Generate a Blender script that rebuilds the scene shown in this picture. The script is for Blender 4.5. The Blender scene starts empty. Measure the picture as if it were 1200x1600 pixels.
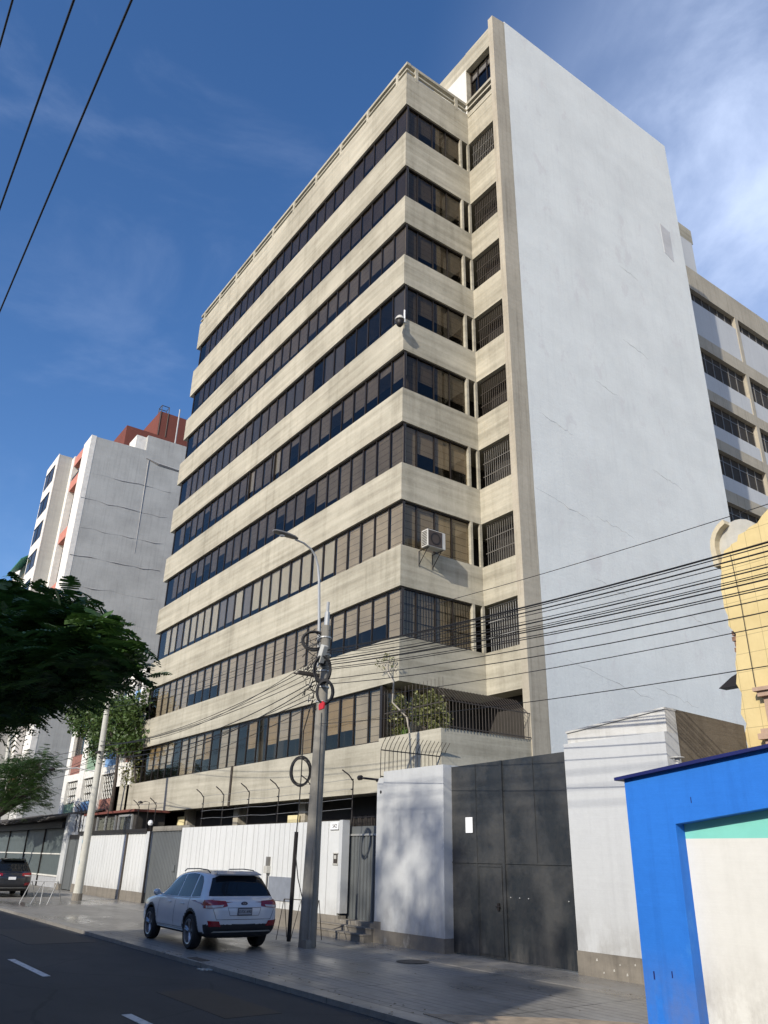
import bpy, bmesh, math, random
from mathutils import Vector, Matrix
from mathutils.bvhtree import BVHTree
R = math.radians
random.seed(7)
SC = bpy.context.scene
COL = SC.collection

# ---------------------------------------------------------------- helpers
def lin(c):
    return tuple((v / 12.92 if v <= .04045 else ((v + .055) / 1.055) ** 2.4) for v in c)
def rgb(r, g, b):
    return lin((r / 255, g / 255, b / 255)) + (1,)

def tag(o, label=None, cat=None, group=None, kind=None):
    if label: o['label'] = label
    if cat: o['category'] = cat
    if group: o['group'] = group
    if kind: o['kind'] = kind
    return o

def empty(name, loc, label=None, cat=None, group=None, rz=0, parent=None):
    o = bpy.data.objects.new(name, None)
    o.empty_display_size = .2
    o.location = loc
    o.rotation_euler = (0, 0, rz)
    COL.objects.link(o)
    if parent: o.parent = parent
    return tag(o, label, cat, group)

def copy_tree(o, loc=None, rz=None, label=None, parent=None):
    c = o.copy(); COL.objects.link(c)
    if parent: c.parent = parent
    for ch in list(o.children): copy_tree(ch, parent=c)
    if loc is not None: c.location = loc
    if rz is not None: c.rotation_euler = (0, 0, rz)
    if label: c['label'] = label
    return c

def worldloc(o):
    v = Vector((0, 0, 0)); p = o
    while p is not None:
        v += Vector(p.location); p = p.parent
    return v

class MB:
    """collects faces, then becomes one mesh object"""
    def __init__(s): s.v = []; s.f = []; s.m = []
    def add(s, vs, fs, m=0):
        b = len(s.v); s.v += [tuple(p) for p in vs]
        for f in fs: s.f.append(tuple(b + i for i in f)); s.m.append(m)
        return s
    def box(s, x0, x1, y0, y1, z0, z1, m=0):
        if x0 > x1: x0, x1 = x1, x0
        if y0 > y1: y0, y1 = y1, y0
        if z0 > z1: z0, z1 = z1, z0
        vs = [(x0,y0,z0),(x1,y0,z0),(x1,y1,z0),(x0,y1,z0),(x0,y0,z1),(x1,y0,z1),(x1,y1,z1),(x0,y1,z1)]
        return s.add(vs, [(0,3,2,1),(4,5,6,7),(0,1,5,4),(1,2,6,5),(2,3,7,6),(3,0,4,7)], m)
    def prism(s, poly, axis, a, b, m=0):
        """poly: 2D points, extruded along axis from a to b"""
        n = len(poly)
        def P(u, v, w): return {'x': (w, u, v), 'y': (u, w, v), 'z': (u, v, w)}[axis]
        vs = [P(u, v, a) for u, v in poly] + [P(u, v, b) for u, v in poly]
        fs = [tuple(range(n))[::-1], tuple(range(n, 2 * n))] + [(i, (i + 1) % n, n + (i + 1) % n, n + i) for i in range(n)]
        return s.add(vs, fs, m)
    def tube(s, path, r, n=8, m=0, cap=True):
        path = [Vector(p) for p in path]
        rs = r if isinstance(r, (list, tuple)) else [r] * len(path)
        rings = []; up = None
        for i, p in enumerate(path):
            a = path[max(0, i - 1)]; b = path[min(len(path) - 1, i + 1)]
            d = (b - a)
            d = d.normalized() if d.length > 1e-9 else Vector((0, 0, 1))
            if up is None:
                up = Vector((0, 0, 1)) if abs(d.z) < .9 else Vector((1, 0, 0))
            side = d.cross(up)
            if side.length < 1e-5: side = d.cross(Vector((0, 1, 0)))
            side.normalize(); u2 = side.cross(d).normalized(); up = u2
            rings.append([p + (side * math.cos(2 * math.pi * k / n) + u2 * math.sin(2 * math.pi * k / n)) * rs[i] for k in range(n)])
        vs = [q for ring in rings for q in ring]
        fs = []
        for i in range(len(rings) - 1):
            for k in range(n):
                fs.append((i * n + k, i * n + (k + 1) % n, (i + 1) * n + (k + 1) % n, (i + 1) * n + k))
        if cap:
            fs.append(tuple(range(n))[::-1]); fs.append(tuple(range((len(rings) - 1) * n, len(rings) * n)))
        return s.add(vs, fs, m)
    def bar(s, a, b, w, d=None, m=0):
        return s.tube([a, b], w, n=4, m=m)
    def lathe(s, prof, c, axis='y', n=24, m=0):
        """prof: (radius, offset along axis); c centre"""
        vs = []
        for r, h in prof:
            for k in range(n):
                t = 2 * math.pi * k / n; cs, sn = math.cos(t) * r, math.sin(t) * r
                p = {'y': (cs, h, sn), 'x': (h, cs, sn), 'z': (cs, sn, h)}[axis]
                vs.append((c[0] + p[0], c[1] + p[1], c[2] + p[2]))
        fs = [(i * n + k, i * n + (k + 1) % n, (i + 1) * n + (k + 1) % n, (i + 1) * n + k) for i in range(len(prof) - 1) for k in range(n)]
        return s.add(vs, fs, m)
    def build(s, name, mats, parent=None, base=None, smooth=False, local=False, bevel=0, fixn=False):
        me = bpy.data.meshes.new(name)
        if parent is not None and not local: off = worldloc(parent)
        elif local: off = Vector((0, 0, 0))
        elif base is not None: off = Vector(base)
        else:
            xs = [p[0] for p in s.v]; ys = [p[1] for p in s.v]; zs = [p[2] for p in s.v]
            off = Vector(((min(xs) + max(xs)) / 2, (min(ys) + max(ys)) / 2, min(zs)))
        me.from_pydata([(p[0] - off.x, p[1] - off.y, p[2] - off.z) for p in s.v], [], s.f)
        if not isinstance(mats, (list, tuple)): mats = [mats]
        for mm in mats: me.materials.append(mm)
        me.polygons.foreach_set('material_index', s.m)
        if fixn:
            bm = bmesh.new(); bm.from_mesh(me); bmesh.ops.recalc_face_normals(bm, faces=bm.faces[:]); bm.to_mesh(me); bm.free()
        if smooth: me.polygons.foreach_set('use_smooth', [True] * len(s.f))
        me.update()
        o = bpy.data.objects.new(name, me); COL.objects.link(o)
        if parent is not None: o.parent = parent
        elif not local: o.location = off
        if smooth: 
            try: me.set_sharp_from_angle(angle=R(40))
            except Exception: pass
        if bevel:
            b = o.modifiers.new('bevel', 'BEVEL'); b.width = bevel; b.segments = 2; b.limit_method = 'ANGLE'
        return o

def part(name, mb, mats, parent, **k): return mb.build(name, mats, parent, **k)
def thing(name, mb, mats, label, cat, group=None, **k): return tag(mb.build(name, mats, **k), label, cat, group)
def structure(name, mb, mats, **k): return tag(mb.build(name, mats, **k), kind='structure')
def B(*a): return MB().box(*a)

def text_mesh(body, size, name, mat, mtx, parent=None, depth=.002):
    cu = bpy.data.curves.new(name, 'FONT'); cu.body = body; cu.size = size; cu.extrude = depth
    cu.align_x = 'CENTER'; cu.align_y = 'CENTER'
    t = bpy.data.objects.new('tmp', cu); COL.objects.link(t)
    bpy.context.view_layer.update()
    dg = bpy.context.evaluated_depsgraph_get()
    me = bpy.data.meshes.new_from_object(t.evaluated_get(dg)); me.name = name
    COL.objects.unlink(t); bpy.data.objects.remove(t)
    me.materials.clear(); me.materials.append(mat)
    o = bpy.data.objects.new(name, me); COL.objects.link(o)
    if parent: o.parent = parent
    o.matrix_local = mtx
    return o

# ---------------------------------------------------------------- materials
def newmat(name):
    m = bpy.data.materials.new(name); m.use_nodes = True
    nt = m.node_tree; bs = nt.nodes['Principled BSDF']
    return m, nt, bs
def N(nt, t, **k):
    n = nt.nodes.new(t)
    for a, b in k.items():
        if a.startswith('i_'):
            key = a[2:]; key = int(key) if key.isdigit() else key.replace('_', ' ')
            n.inputs[key].default_value = b
        else: setattr(n, a, b)
    return n
def coords(nt, scale=(1, 1, 1), world=True, rot=(0, 0, 0)):
    if world:
        g = N(nt, 'ShaderNodeNewGeometry'); src = g.outputs['Position']
    else:
        g = N(nt, 'ShaderNodeTexCoord'); src = g.outputs['Object']
    mp = N(nt, 'ShaderNodeMapping'); mp.inputs['Scale'].default_value = scale; mp.inputs['Rotation'].default_value = rot
    nt.links.new(src, mp.inputs['Vector']); return mp.outputs['Vector']
def noise(nt, vec, scale=1, detail=4, rough=.6, lo=.35, hi=.65):
    n = N(nt, 'ShaderNodeTexNoise', i_Scale=scale, i_Detail=detail, i_Roughness=rough)
    nt.links.new(vec, n.inputs['Vector'])
    r = N(nt, 'ShaderNodeMapRange'); r.inputs['From Min'].default_value = lo; r.inputs['From Max'].default_value = hi
    nt.links.new(n.outputs['Fac'], r.inputs['Value']); return r.outputs['Result']
def mixc(nt, fac, a, b, mode='MIX'):
    m = N(nt, 'ShaderNodeMix', data_type='RGBA', blend_type=mode)
    for sock, val in ((m.inputs[0], fac), (m.inputs[6], a), (m.inputs[7], b)):
        if hasattr(val, 'is_linked'): nt.links.new(val, sock)
        else: sock.default_value = val
    return m.outputs[2]
def mth(nt, op, a, b=None, clamp=False):
    m = N(nt, 'ShaderNodeMath', operation=op, use_clamp=clamp)
    for i, val in enumerate((a, b)):
        if val is None: continue
        if hasattr(val, 'is_linked'): nt.links.new(val, m.inputs[i])
        else: m.inputs[i].default_value = val
    return m.outputs[0]
def bump(nt, bs, h, strength=.2, dist=.02):
    b = N(nt, 'ShaderNodeBump', i_Strength=strength, i_Distance=dist)
    nt.links.new(h, b.inputs['Height']); nt.links.new(b.outputs['Normal'], bs.inputs['Normal'])

def plain(name, col, rough=.6, metal=0, spec=.5, coat=0, var=.12, scale=3):
    m, nt, bs = newmat(name)
    bs.inputs['Roughness'].default_value = rough; bs.inputs['Metallic'].default_value = metal
    bs.inputs['Specular IOR Level'].default_value = spec
    if coat: bs.inputs['Coat Weight'].default_value = coat; bs.inputs['Coat Roughness'].default_value = .04
    if var:
        v = coords(nt, world=False)
        f = noise(nt, v, scale, 5, .6, .3, .7)
        d = tuple(c * (1 - var) for c in col[:3]) + (1,); u = tuple(min(1, c * (1 + var)) for c in col[:3]) + (1,)
        nt.links.new(mixc(nt, f, d, u), bs.inputs['Base Color'])
    else: bs.inputs['Base Color'].default_value = col
    return m

def weathered(name, col, dark, streak=.5, blotch=.4, layers=.3, rough=.9, lscale=(.25, .25, 5), sscale=(5, 5, .22), bmp=.25, stain=None, fine=.25, grime=None):
    """masonry or paint: broad blotches, horizontal board layers, vertical run marks and fine grain"""
    m, nt, bs = newmat(name); bs.inputs['Roughness'].default_value = rough
    bs.inputs['Specular IOR Level'].default_value = .25
    a = noise(nt, coords(nt, (.35, .35, .35)), 1, 6, .65, .38, .68)
    l = noise(nt, coords(nt, lscale), 1, 5, .6, .35, .7)
    s = noise(nt, coords(nt, sscale), 1, 5, .65, .5, .75)
    g = noise(nt, coords(nt, (9, 9, 9)), 1, 6, .7, .3, .7)
    f = mth(nt, 'MULTIPLY', a, blotch)
    f = mth(nt, 'ADD', f, mth(nt, 'MULTIPLY', l, layers))
    f = mth(nt, 'ADD', f, mth(nt, 'MULTIPLY', s, streak))
    f = mth(nt, 'ADD', f, mth(nt, 'MULTIPLY', mth(nt, 'SUBTRACT', g, .5), fine), clamp=True)
    c = mixc(nt, f, col, dark)
    if stain:
        p = noise(nt, coords(nt, (.8, .8, .5)), 1, 8, .7, .58, .66)
        c = mixc(nt, mth(nt, 'MULTIPLY', p, .7), c, stain)
    if grime:   # splash dirt and scuffs towards the pavement
        sp = N(nt, 'ShaderNodeSeparateXYZ'); gg = N(nt, 'ShaderNodeNewGeometry'); nt.links.new(gg.outputs['Position'], sp.inputs[0])
        lz = N(nt, 'ShaderNodeMapRange', interpolation_type='SMOOTHSTEP'); lz.inputs['From Min'].default_value = grime[0]; lz.inputs['From Max'].default_value = 0.0; nt.links.new(sp.outputs['Z'], lz.inputs['Value'])
        gn = noise(nt, coords(nt, (2.2, 2.2, 1.1)), 1, 8, .72, .38, .62)
        c = mixc(nt, mth(nt, 'MULTIPLY', mth(nt, 'MULTIPLY', lz.outputs[0], gn), grime[1]), c, (.17, .15, .12, 1))
        sc = noise(nt, coords(nt, (5, 5, 14)), 1, 6, .8, .66, .70)
        c = mixc(nt, mth(nt, 'MULTIPLY', sc, .25), c, dark)
    nt.links.new(c, bs.inputs['Base Color'])
    h = mth(nt, 'ADD', mth(nt, 'MULTIPLY', l, .6), mth(nt, 'MULTIPLY', g, .4))
    bump(nt, bs, h, bmp, .02)
    return m

M = {}
M['concrete'] = weathered('board_marked_concrete', (.50, .468, .37, 1), (.275, .255, .195, 1), streak=.38, blotch=.5, layers=.62, lscale=(.13, .13, 3.6), sscale=(2.1, 2.1, .16), bmp=.35)
M['concrete_pier'] = weathered('pier_concrete', (.45, .41, .325, 1), (.24, .215, .165, 1), streak=.6, blotch=.4, layers=.15, bmp=.3)
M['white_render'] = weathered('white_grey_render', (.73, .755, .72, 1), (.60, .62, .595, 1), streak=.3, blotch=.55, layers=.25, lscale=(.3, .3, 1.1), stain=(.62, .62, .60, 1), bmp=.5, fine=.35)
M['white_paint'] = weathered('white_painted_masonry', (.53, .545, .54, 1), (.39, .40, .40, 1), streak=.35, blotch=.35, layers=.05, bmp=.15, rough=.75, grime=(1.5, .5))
M['fence_white'] = weathered('white_painted_sheet', (.63, .64, .62, 1), (.47, .48, .46, 1), streak=.4, blotch=.3, layers=.0, bmp=.05, rough=.6, grime=(1.3, .5))
M['plinth'] = weathered('grey_plinth_concrete', (.25, .225, .185, 1), (.11, .10, .085, 1), streak=.5, blotch=.5, layers=.2, stain=(.5, .48, .42, 1))
M['brown_wall'] = weathered('brown_rough_render', (.17, .145, .11, 1), (.08, .065, .048, 1), streak=.35, blotch=.45, layers=.25, bmp=.5)
M['gate_steel'] = weathered('dark_painted_steel', (.045, .052, .058, 1), (.018, .021, .025, 1), streak=.25, blotch=.6, layers=.0, rough=.42, bmp=.03, stain=(.10, .105, .105, 1), sscale=(3, 3, .35))
m, nt, bs = newmat('cloudy_black_steel')
p1 = noise(nt, coords(nt, (.9, .9, .9)), 1, 4, .55, .44, .64); p2 = noise(nt, coords(nt, (3, 3, .5)), 1, 6, .7, .45, .75); p3 = noise(nt, coords(nt, (12, 12, 12)), 1, 5, .7, .3, .7)
c = mixc(nt, mth(nt, 'MULTIPLY', p1, .6), (.019, .024, .029, 1), (.075, .074, .068, 1)); c = mixc(nt, mth(nt, 'MULTIPLY', p2, .4), c, (.055, .058, .058, 1))  # paler cloudy patches in the colour, partly standing in for reflections
c = mixc(nt, mth(nt, 'MULTIPLY', p3, .2), c, (.10, .09, .075, 1))
sp = N(nt, 'ShaderNodeSeparateXYZ'); gg = N(nt, 'ShaderNodeNewGeometry'); nt.links.new(gg.outputs['Position'], sp.inputs[0])
lowz = N(nt, 'ShaderNodeMapRange'); lowz.inputs['From Min'].default_value = .45; lowz.inputs['From Max'].default_value = 0.0; nt.links.new(sp.outputs['Z'], lowz.inputs['Value'])
c = mixc(nt, mth(nt, 'MULTIPLY', mth(nt, 'MULTIPLY', lowz.outputs[0], p2), .8), c, (.16, .15, .13, 1))
nt.links.new(c, bs.inputs['Base Color']); rg = N(nt, 'ShaderNodeMapRange'); rg.inputs['To Min'].default_value = .32; rg.inputs['To Max'].default_value = .6
nt.links.new(p1, rg.inputs['Value']); nt.links.new(rg.outputs[0], bs.inputs['Roughness']); bump(nt, bs, p1, .25, .05)
M['gate_steel'] = m
M['gate_grey'] = weathered('grey_corrugated_steel', (.13, .14, .14, 1), (.07, .075, .078, 1), streak=.4, blotch=.4, layers=.0, rough=.5, bmp=.03)
M['blue_paint'] = weathered('bright_blue_paint', (.024, .17, .60, 1), (.016, .12, .45, 1), streak=.45, blotch=.55, layers=.05, rough=.65, bmp=.2, grime=(1.1, .35), stain=(.05, .22, .60, 1))
M['navy'] = plain('navy_trim', rgb(16, 26, 88), .6)
M['teal'] = plain('teal_paint', (.20, .58, .49, 1), .7, var=.05)
M['cream'] = weathered('cream_white_paint', (.66, .655, .605, 1), (.54, .535, .49, 1), streak=.3, blotch=.45, layers=.05, rough=.8, bmp=.15, grime=(1.3, .5))
M['frame_dark'] = plain('bronze_window_frame', (.028, .022, .018, 1), .45, .3)
M['frame_grey'] = plain('grey_aluminium_frame', (.22, .21, .19, 1), .45, .4)
M['black_metal'] = plain('black_iron', (.018, .015, .014, 1), .55, .2)
M['rust_metal'] = plain('brown_iron_bars', (.055, .045, .036, 1), .7, .1)
M['galv'] = plain('galvanised_steel', (.42, .42, .40, 1), .5, .5)
M['interior'] = plain('dark_interior', (.035, .031, .026, 1), .9)
M['interior_red'] = plain('maroon_panelling', (.055, .018, .014, 1), .7)
M['rubber'] = plain('black_rubber', (.014, .014, .015, 1), .85)
M['cable'] = plain('black_cable', (.012, .012, .013, 1), .7, var=0)
M['pole'] = weathered('utility_pole_concrete', (.29, .275, .235, 1), (.13, .12, .10, 1), streak=.5, blotch=.55, layers=.1)
M['pole_pale'] = weathered('pale_pole_concrete', (.55, .54, .47, 1), (.34, .33, .28, 1), streak=.4, blotch=.4, layers=.1)
M['yellow'] = None
M['grey_wall'] = weathered('bare_grey_cement', (.45, .46, .44, 1), (.29, .295, .285, 1), streak=.45, blotch=.55, layers=.18, lscale=(.1, .1, 1.2), bmp=.3)
M['white_strip'] = plain('white_trim_paint', (.72, .70, .64, 1), .8)
M['pink'] = plain('salmon_paint', (.50, .20, .15, 1), .8)
M['red_brown'] = weathered('brick_red_paint', (.18, .062, .046, 1), (.12, .042, .034, 1), streak=.3, blotch=.4, layers=.05, stain=None)
M['paper'] = plain('white_paper', (.85, .86, .86, 1), .8, var=0)
M['ac_white'] = plain('aged_white_casing', (.48, .47, .42, 1), .5)
M['bark'] = weathered('grey_bark', (.09, .075, .06, 1), (.035, .03, .025, 1), streak=.5, blotch=.4, layers=.2)
M['pale_bark'] = plain('pale_bark', (.42, .38, .31, 1), .85)

def glass(name, tint, refl=1.0, rough=.0, ior=1.5, fmul=1.0):
    m, nt, bs = newmat(name); nt.nodes.remove(bs); out = nt.nodes['Material Output']
    tr = N(nt, 'ShaderNodeBsdfTransparent'); tr.inputs['Color'].default_value = tuple(v ** .5 for v in tint) + (1,)
    gl = N(nt, 'ShaderNodeBsdfGlossy'); gl.inputs['Roughness'].default_value = rough; gl.inputs['Color'].default_value = (refl, refl, refl, 1)
    lw = N(nt, 'ShaderNodeLayerWeight', i_Blend=.5)
    sch = mth(nt, 'ADD', mth(nt, 'MULTIPLY', mth(nt, 'POWER', lw.outputs['Facing'], 5.0), .9), .045)
    # slight waviness of the panes
    v = coords(nt, (.9, .9, .5)); n = N(nt, 'ShaderNodeTexNoise', i_Scale=1.0, i_Detail=1.0)
    nt.links.new(v, n.inputs['Vector'])
    b = N(nt, 'ShaderNodeBump', i_Strength=.15, i_Distance=.02); nt.links.new(n.outputs['Fac'], b.inputs['Height'])
    nt.links.new(b.outputs['Normal'], gl.inputs['Normal'])
    mx = N(nt, 'ShaderNodeMixShader')
    f = mth(nt, 'MULTIPLY', sch, fmul * .6, clamp=True)
    nt.links.new(f, mx.inputs[0]); nt.links.new(tr.outputs[0], mx.inputs[1]); nt.links.new(gl.outputs[0], mx.inputs[2])
    nt.links.new(mx.outputs[0], out.inputs['Surface'])
    return m
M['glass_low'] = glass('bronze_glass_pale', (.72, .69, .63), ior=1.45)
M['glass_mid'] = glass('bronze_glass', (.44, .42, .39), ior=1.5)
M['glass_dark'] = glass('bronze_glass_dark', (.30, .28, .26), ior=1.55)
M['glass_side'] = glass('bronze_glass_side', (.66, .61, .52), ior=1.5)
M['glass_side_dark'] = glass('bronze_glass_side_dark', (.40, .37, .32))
M['glass_clear'] = glass('clear_glass', (.75, .77, .78), ior=1.5)
M['car_glass'] = glass('privacy_car_glass', (.30, .33, .34), ior=1.6)

def blind_mat(name, col, fold=.3, depth=.55):
    m, nt, bs = newmat(name); bs.inputs['Roughness'].default_value = .9
    g = N(nt, 'ShaderNodeNewGeometry'); sp = N(nt, 'ShaderNodeSeparateXYZ'); nt.links.new(g.outputs['Position'], sp.inputs[0])
    z = mth(nt, 'DIVIDE', sp.outputs['Z'], fold)
    wob = noise(nt, coords(nt, (.8, .8, .3)), 1, 2, .5, 0, 1)
    z = mth(nt, 'ADD', z, mth(nt, 'MULTIPLY', wob, .25))
    fr = mth(nt, 'FRACT', z)
    line = mth(nt, 'LESS_THAN', fr, .10)
    tone = noise(nt, coords(nt, (.9, .9, .8)), 1, 3, .5, .35, .65)
    c = mixc(nt, tone, tuple(v * .78 for v in col) + (1,), tuple(col) + (1,))
    c = mixc(nt, mth(nt, 'MULTIPLY', line, depth), c, (.06, .045, .03, 1))
    nt.links.new(c, bs.inputs['Base Color'])
    return m
M['blind_fold'] = blind_mat('folded_beige_blind', (.50, .455, .37))
M['blind_amber'] = blind_mat('folded_amber_blind', (.42, .32, .18))
M['blind_grey'] = blind_mat('folded_grey_blind', (.40, .36, .30), depth=.4)
M['blind_plain'] = plain('plain_roller_blind', (.54, .53, .46, 1), .9, var=.06)
M['blind_slate'] = plain('slate_roller_blind', (.22, .22, .23, 1), .9, var=.06)
M['blind_white'] = plain('white_roller_blind', (.8, .78, .70, 1), .9, var=.04)

def leafmat(name, c1, c2, trans=.25):
    m, nt, bs = newmat(name); out = nt.nodes['Material Output']
    bs.inputs['Roughness'].default_value = .5
    g = N(nt, 'ShaderNodeNewGeometry')
    v = coords(nt, (1.6, 1.6, 1.6)); f = noise(nt, v, 1, 3, .6, .3, .7)
    r = mth(nt, 'MULTIPLY', g.outputs['Random Per Island'], .5)
    f2 = mth(nt, 'ADD', mth(nt, 'MULTIPLY', f, .6), r, clamp=True)
    c = mixc(nt, f2, c1, c2); nt.links.new(c, bs.inputs['Base Color'])
    tl = N(nt, 'ShaderNodeBsdfTranslucent'); nt.links.new(c, tl.inputs['Color'])
    mx = N(nt, 'ShaderNodeMixShader'); mx.inputs[0].default_value = trans
    nt.links.new(bs.outputs[0], mx.inputs[1]); nt.links.new(tl.outputs[0], mx.inputs[2]); nt.links.new(mx.outputs[0], out.inputs['Surface'])
    return m
M['leaf_dark'] = leafmat('dark_feathery_leaves', (.022, .052, .012, 1), (.055, .115, .022, 1))
M['leaf_near'] = leafmat('shaded_feathery_leaves', (.03, .07, .014, 1), (.085, .17, .03, 1))
M['leaf_mid'] = leafmat('mid_green_leaves', (.028, .060, .013, 1), (.085, .135, .028, 1))
M['leaf_olive'] = leafmat('olive_leaves', (.05, .07, .02, 1), (.26, .26, .09, 1), .2)
M['leaf_bright'] = leafmat('bright_strap_leaves', (.08, .16, .03, 1), (.16, .26, .05, 1))

# yellow tiled render with dark grout lines
m, nt, bs = newmat('yellow_scored_render'); bs.inputs['Roughness'].default_value = .85
g = N(nt, 'ShaderNodeNewGeometry'); sp = N(nt, 'ShaderNodeSeparateXYZ'); nt.links.new(g.outputs['Position'], sp.inputs[0])
def gridline(sock, size, off, w):
    fr = mth(nt, 'FRACT', mth(nt, 'ADD', mth(nt, 'DIVIDE', sock, size), off)); return mth(nt, 'LESS_THAN', fr, w)
lx = gridline(sp.outputs['X'], .36, .3, .03); lz = gridline(sp.outputs['Z'], .40, .1, .03)
ln = mth(nt, 'MAXIMUM', lx, lz)
bl = noise(nt, coords(nt, (.8, .8, .8)), 1, 6, .65, .35, .7)
st = noise(nt, coords(nt, (4, 4, .3)), 1, 5, .65, .5, .8)
c = mixc(nt, bl, (.66, .53, .26, 1), (.54, .42, .19, 1)); c = mixc(nt, mth(nt, 'MULTIPLY', st, .4), c, (.45, .34, .17, 1))
c = mixc(nt, mth(nt, 'MULTIPLY', ln, .55), c, (.16, .12, .06, 1)); nt.links.new(c, bs.inputs['Base Color'])
M['yellow'] = m

# sidewalk: ribbed tiles in strips, stained
def ribbed(name, c1, c2, rib=True):
    m, nt, bs = newmat(name)
    g = N(nt, 'ShaderNodeNewGeometry'); sp = N(nt, 'ShaderNodeSeparateXYZ'); nt.links.new(g.outputs['Position'], sp.inputs[0])
    wet = noise(nt, coords(nt, (.22, .5, 1)), 1, 5, .6, .42, .66)
    fine = noise(nt, coords(nt, (6, 6, 6)), 1, 6, .7, .3, .7)
    spots = noise(nt, coords(nt, (1.7, 1.7, 1)), 1, 8, .75, .55, .72)
    c = mixc(nt, fine, c1, c2)
    c = mixc(nt, mth(nt, 'MULTIPLY', wet, .45), c, tuple(v * .45 for v in c1[:3]) + (1,))
    c = mixc(nt, mth(nt, 'MULTIPLY', spots, .35), c, tuple(v * .5 for v in c1[:3]) + (1,))
    if rib:
        jx = mth(nt, 'LESS_THAN', mth(nt, 'FRACT', mth(nt, 'DIVIDE', sp.outputs['X'], .40)), .05)
        jy = mth(nt, 'LESS_THAN', mth(nt, 'FRACT', mth(nt, 'DIVIDE', sp.outputs['Y'], .20)), .14)
        big = mth(nt, 'LESS_THAN', mth(nt, 'FRACT', mth(nt, 'DIVIDE', sp.outputs['X'], 3.2)), .012)
        j = mth(nt, 'MAXIMUM', mth(nt, 'MAXIMUM', mth(nt, 'MULTIPLY', jx, .35), mth(nt, 'MULTIPLY', jy, .8)), big)
        rd = noise(nt, coords(nt, (.3, 2.5, 1)), 1, 4, .6, .3, .6)
        j = mth(nt, 'MULTIPLY', j, rd)
        c = mixc(nt, mth(nt, 'MULTIPLY', j, .95), c, (.03, .028, .025, 1))
        bump(nt, bs, mth(nt, 'SUBTRACT', mth(nt, 'MULTIPLY', fine, .2), j), .4, .01)
    else:
        jx = mth(nt, 'LESS_THAN', mth(nt, 'FRACT', mth(nt, 'DIVIDE', sp.outputs['X'], 2.4)), .008)
        c = mixc(nt, mth(nt, 'MULTIPLY', jx, .7), c, (.05, .045, .04, 1))
        bump(nt, bs, fine, .25, .01)
    nt.links.new(c, bs.inputs['Base Color'])
    rr = N(nt, 'ShaderNodeMapRange'); rr.inputs['To Min'].default_value = .55; rr.inputs['To Max'].default_value = .16
    nt.links.new(wet, rr.inputs['Value']); nt.links.new(rr.outputs[0], bs.inputs['Roughness'])
    return m
M['tiles'] = ribbed('ribbed_pavement_tiles', (.19, .182, .163, 1), (.29, .275, .243, 1))
M['slab'] = ribbed('cement_pavement', (.22, .208, .185, 1), (.31, .295, .262, 1), False)
M['kerb'] = ribbed('kerb_concrete', (.20, .19, .17, 1), (.31, .295, .265, 1), False)
M['patch'] = plain('tan_earth_patch', (.32, .25, .17, 1), .95, var=.3, scale=5)

m, nt, bs = newmat('asphalt')
fine = noise(nt, coords(nt, (40, 40, 40)), 1, 4, .7, .3, .7); big = noise(nt, coords(nt, (.35, .8, 1)), 1, 6, .6, .35, .7)
c = mixc(nt, fine, (.017, .018, .019, 1), (.036, .037, .038, 1)); c = mixc(nt, mth(nt, 'MULTIPLY', big, .55), c, (.062, .062, .060, 1))
oil = noise(nt, coords(nt, (.9, 1.3, 1)), 1, 6, .7, .60, .72); c = mixc(nt, mth(nt, 'MULTIPLY', oil, .6), c, (.008, .008, .009, 1))
vor = N(nt, 'ShaderNodeTexVoronoi', feature='DISTANCE_TO_EDGE', i_Scale=.35)
wv = N(nt, 'ShaderNodeMix', data_type='VECTOR'); wv.inputs[0].default_value = .25
cc = coords(nt); nn = N(nt, 'ShaderNodeTexNoise', i_Scale=1.2, i_Detail=5.0); nt.links.new(cc, nn.inputs['Vector'])
nt.links.new(cc, wv.inputs[4]); nt.links.new(nn.outputs['Color'], wv.inputs[5]); nt.links.new(wv.outputs[1], vor.inputs['Vector'])
crk = mth(nt, 'LESS_THAN', vor.outputs['Distance'], .006)
c = mixc(nt, mth(nt, 'MULTIPLY', crk, .5), c, (.012, .012, .012, 1))
nt.links.new(c, bs.inputs['Base Color']); bs.inputs['Roughness'].default_value = .85; bump(nt, bs, fine, .35, .01)
M['asphalt'] = m
m, nt, bs = newmat('worn_road_paint'); bs.inputs['Roughness'].default_value = .7
w = noise(nt, coords(nt, (7, 7, 7)), 1, 8, .75, .52, .62)
nt.links.new(mixc(nt, mth(nt, 'MULTIPLY', w, .6), (.62, .62, .60, 1), (.10, .10, .10, 1)), bs.inputs['Base Color'])
M['road_paint'] = m

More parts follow.
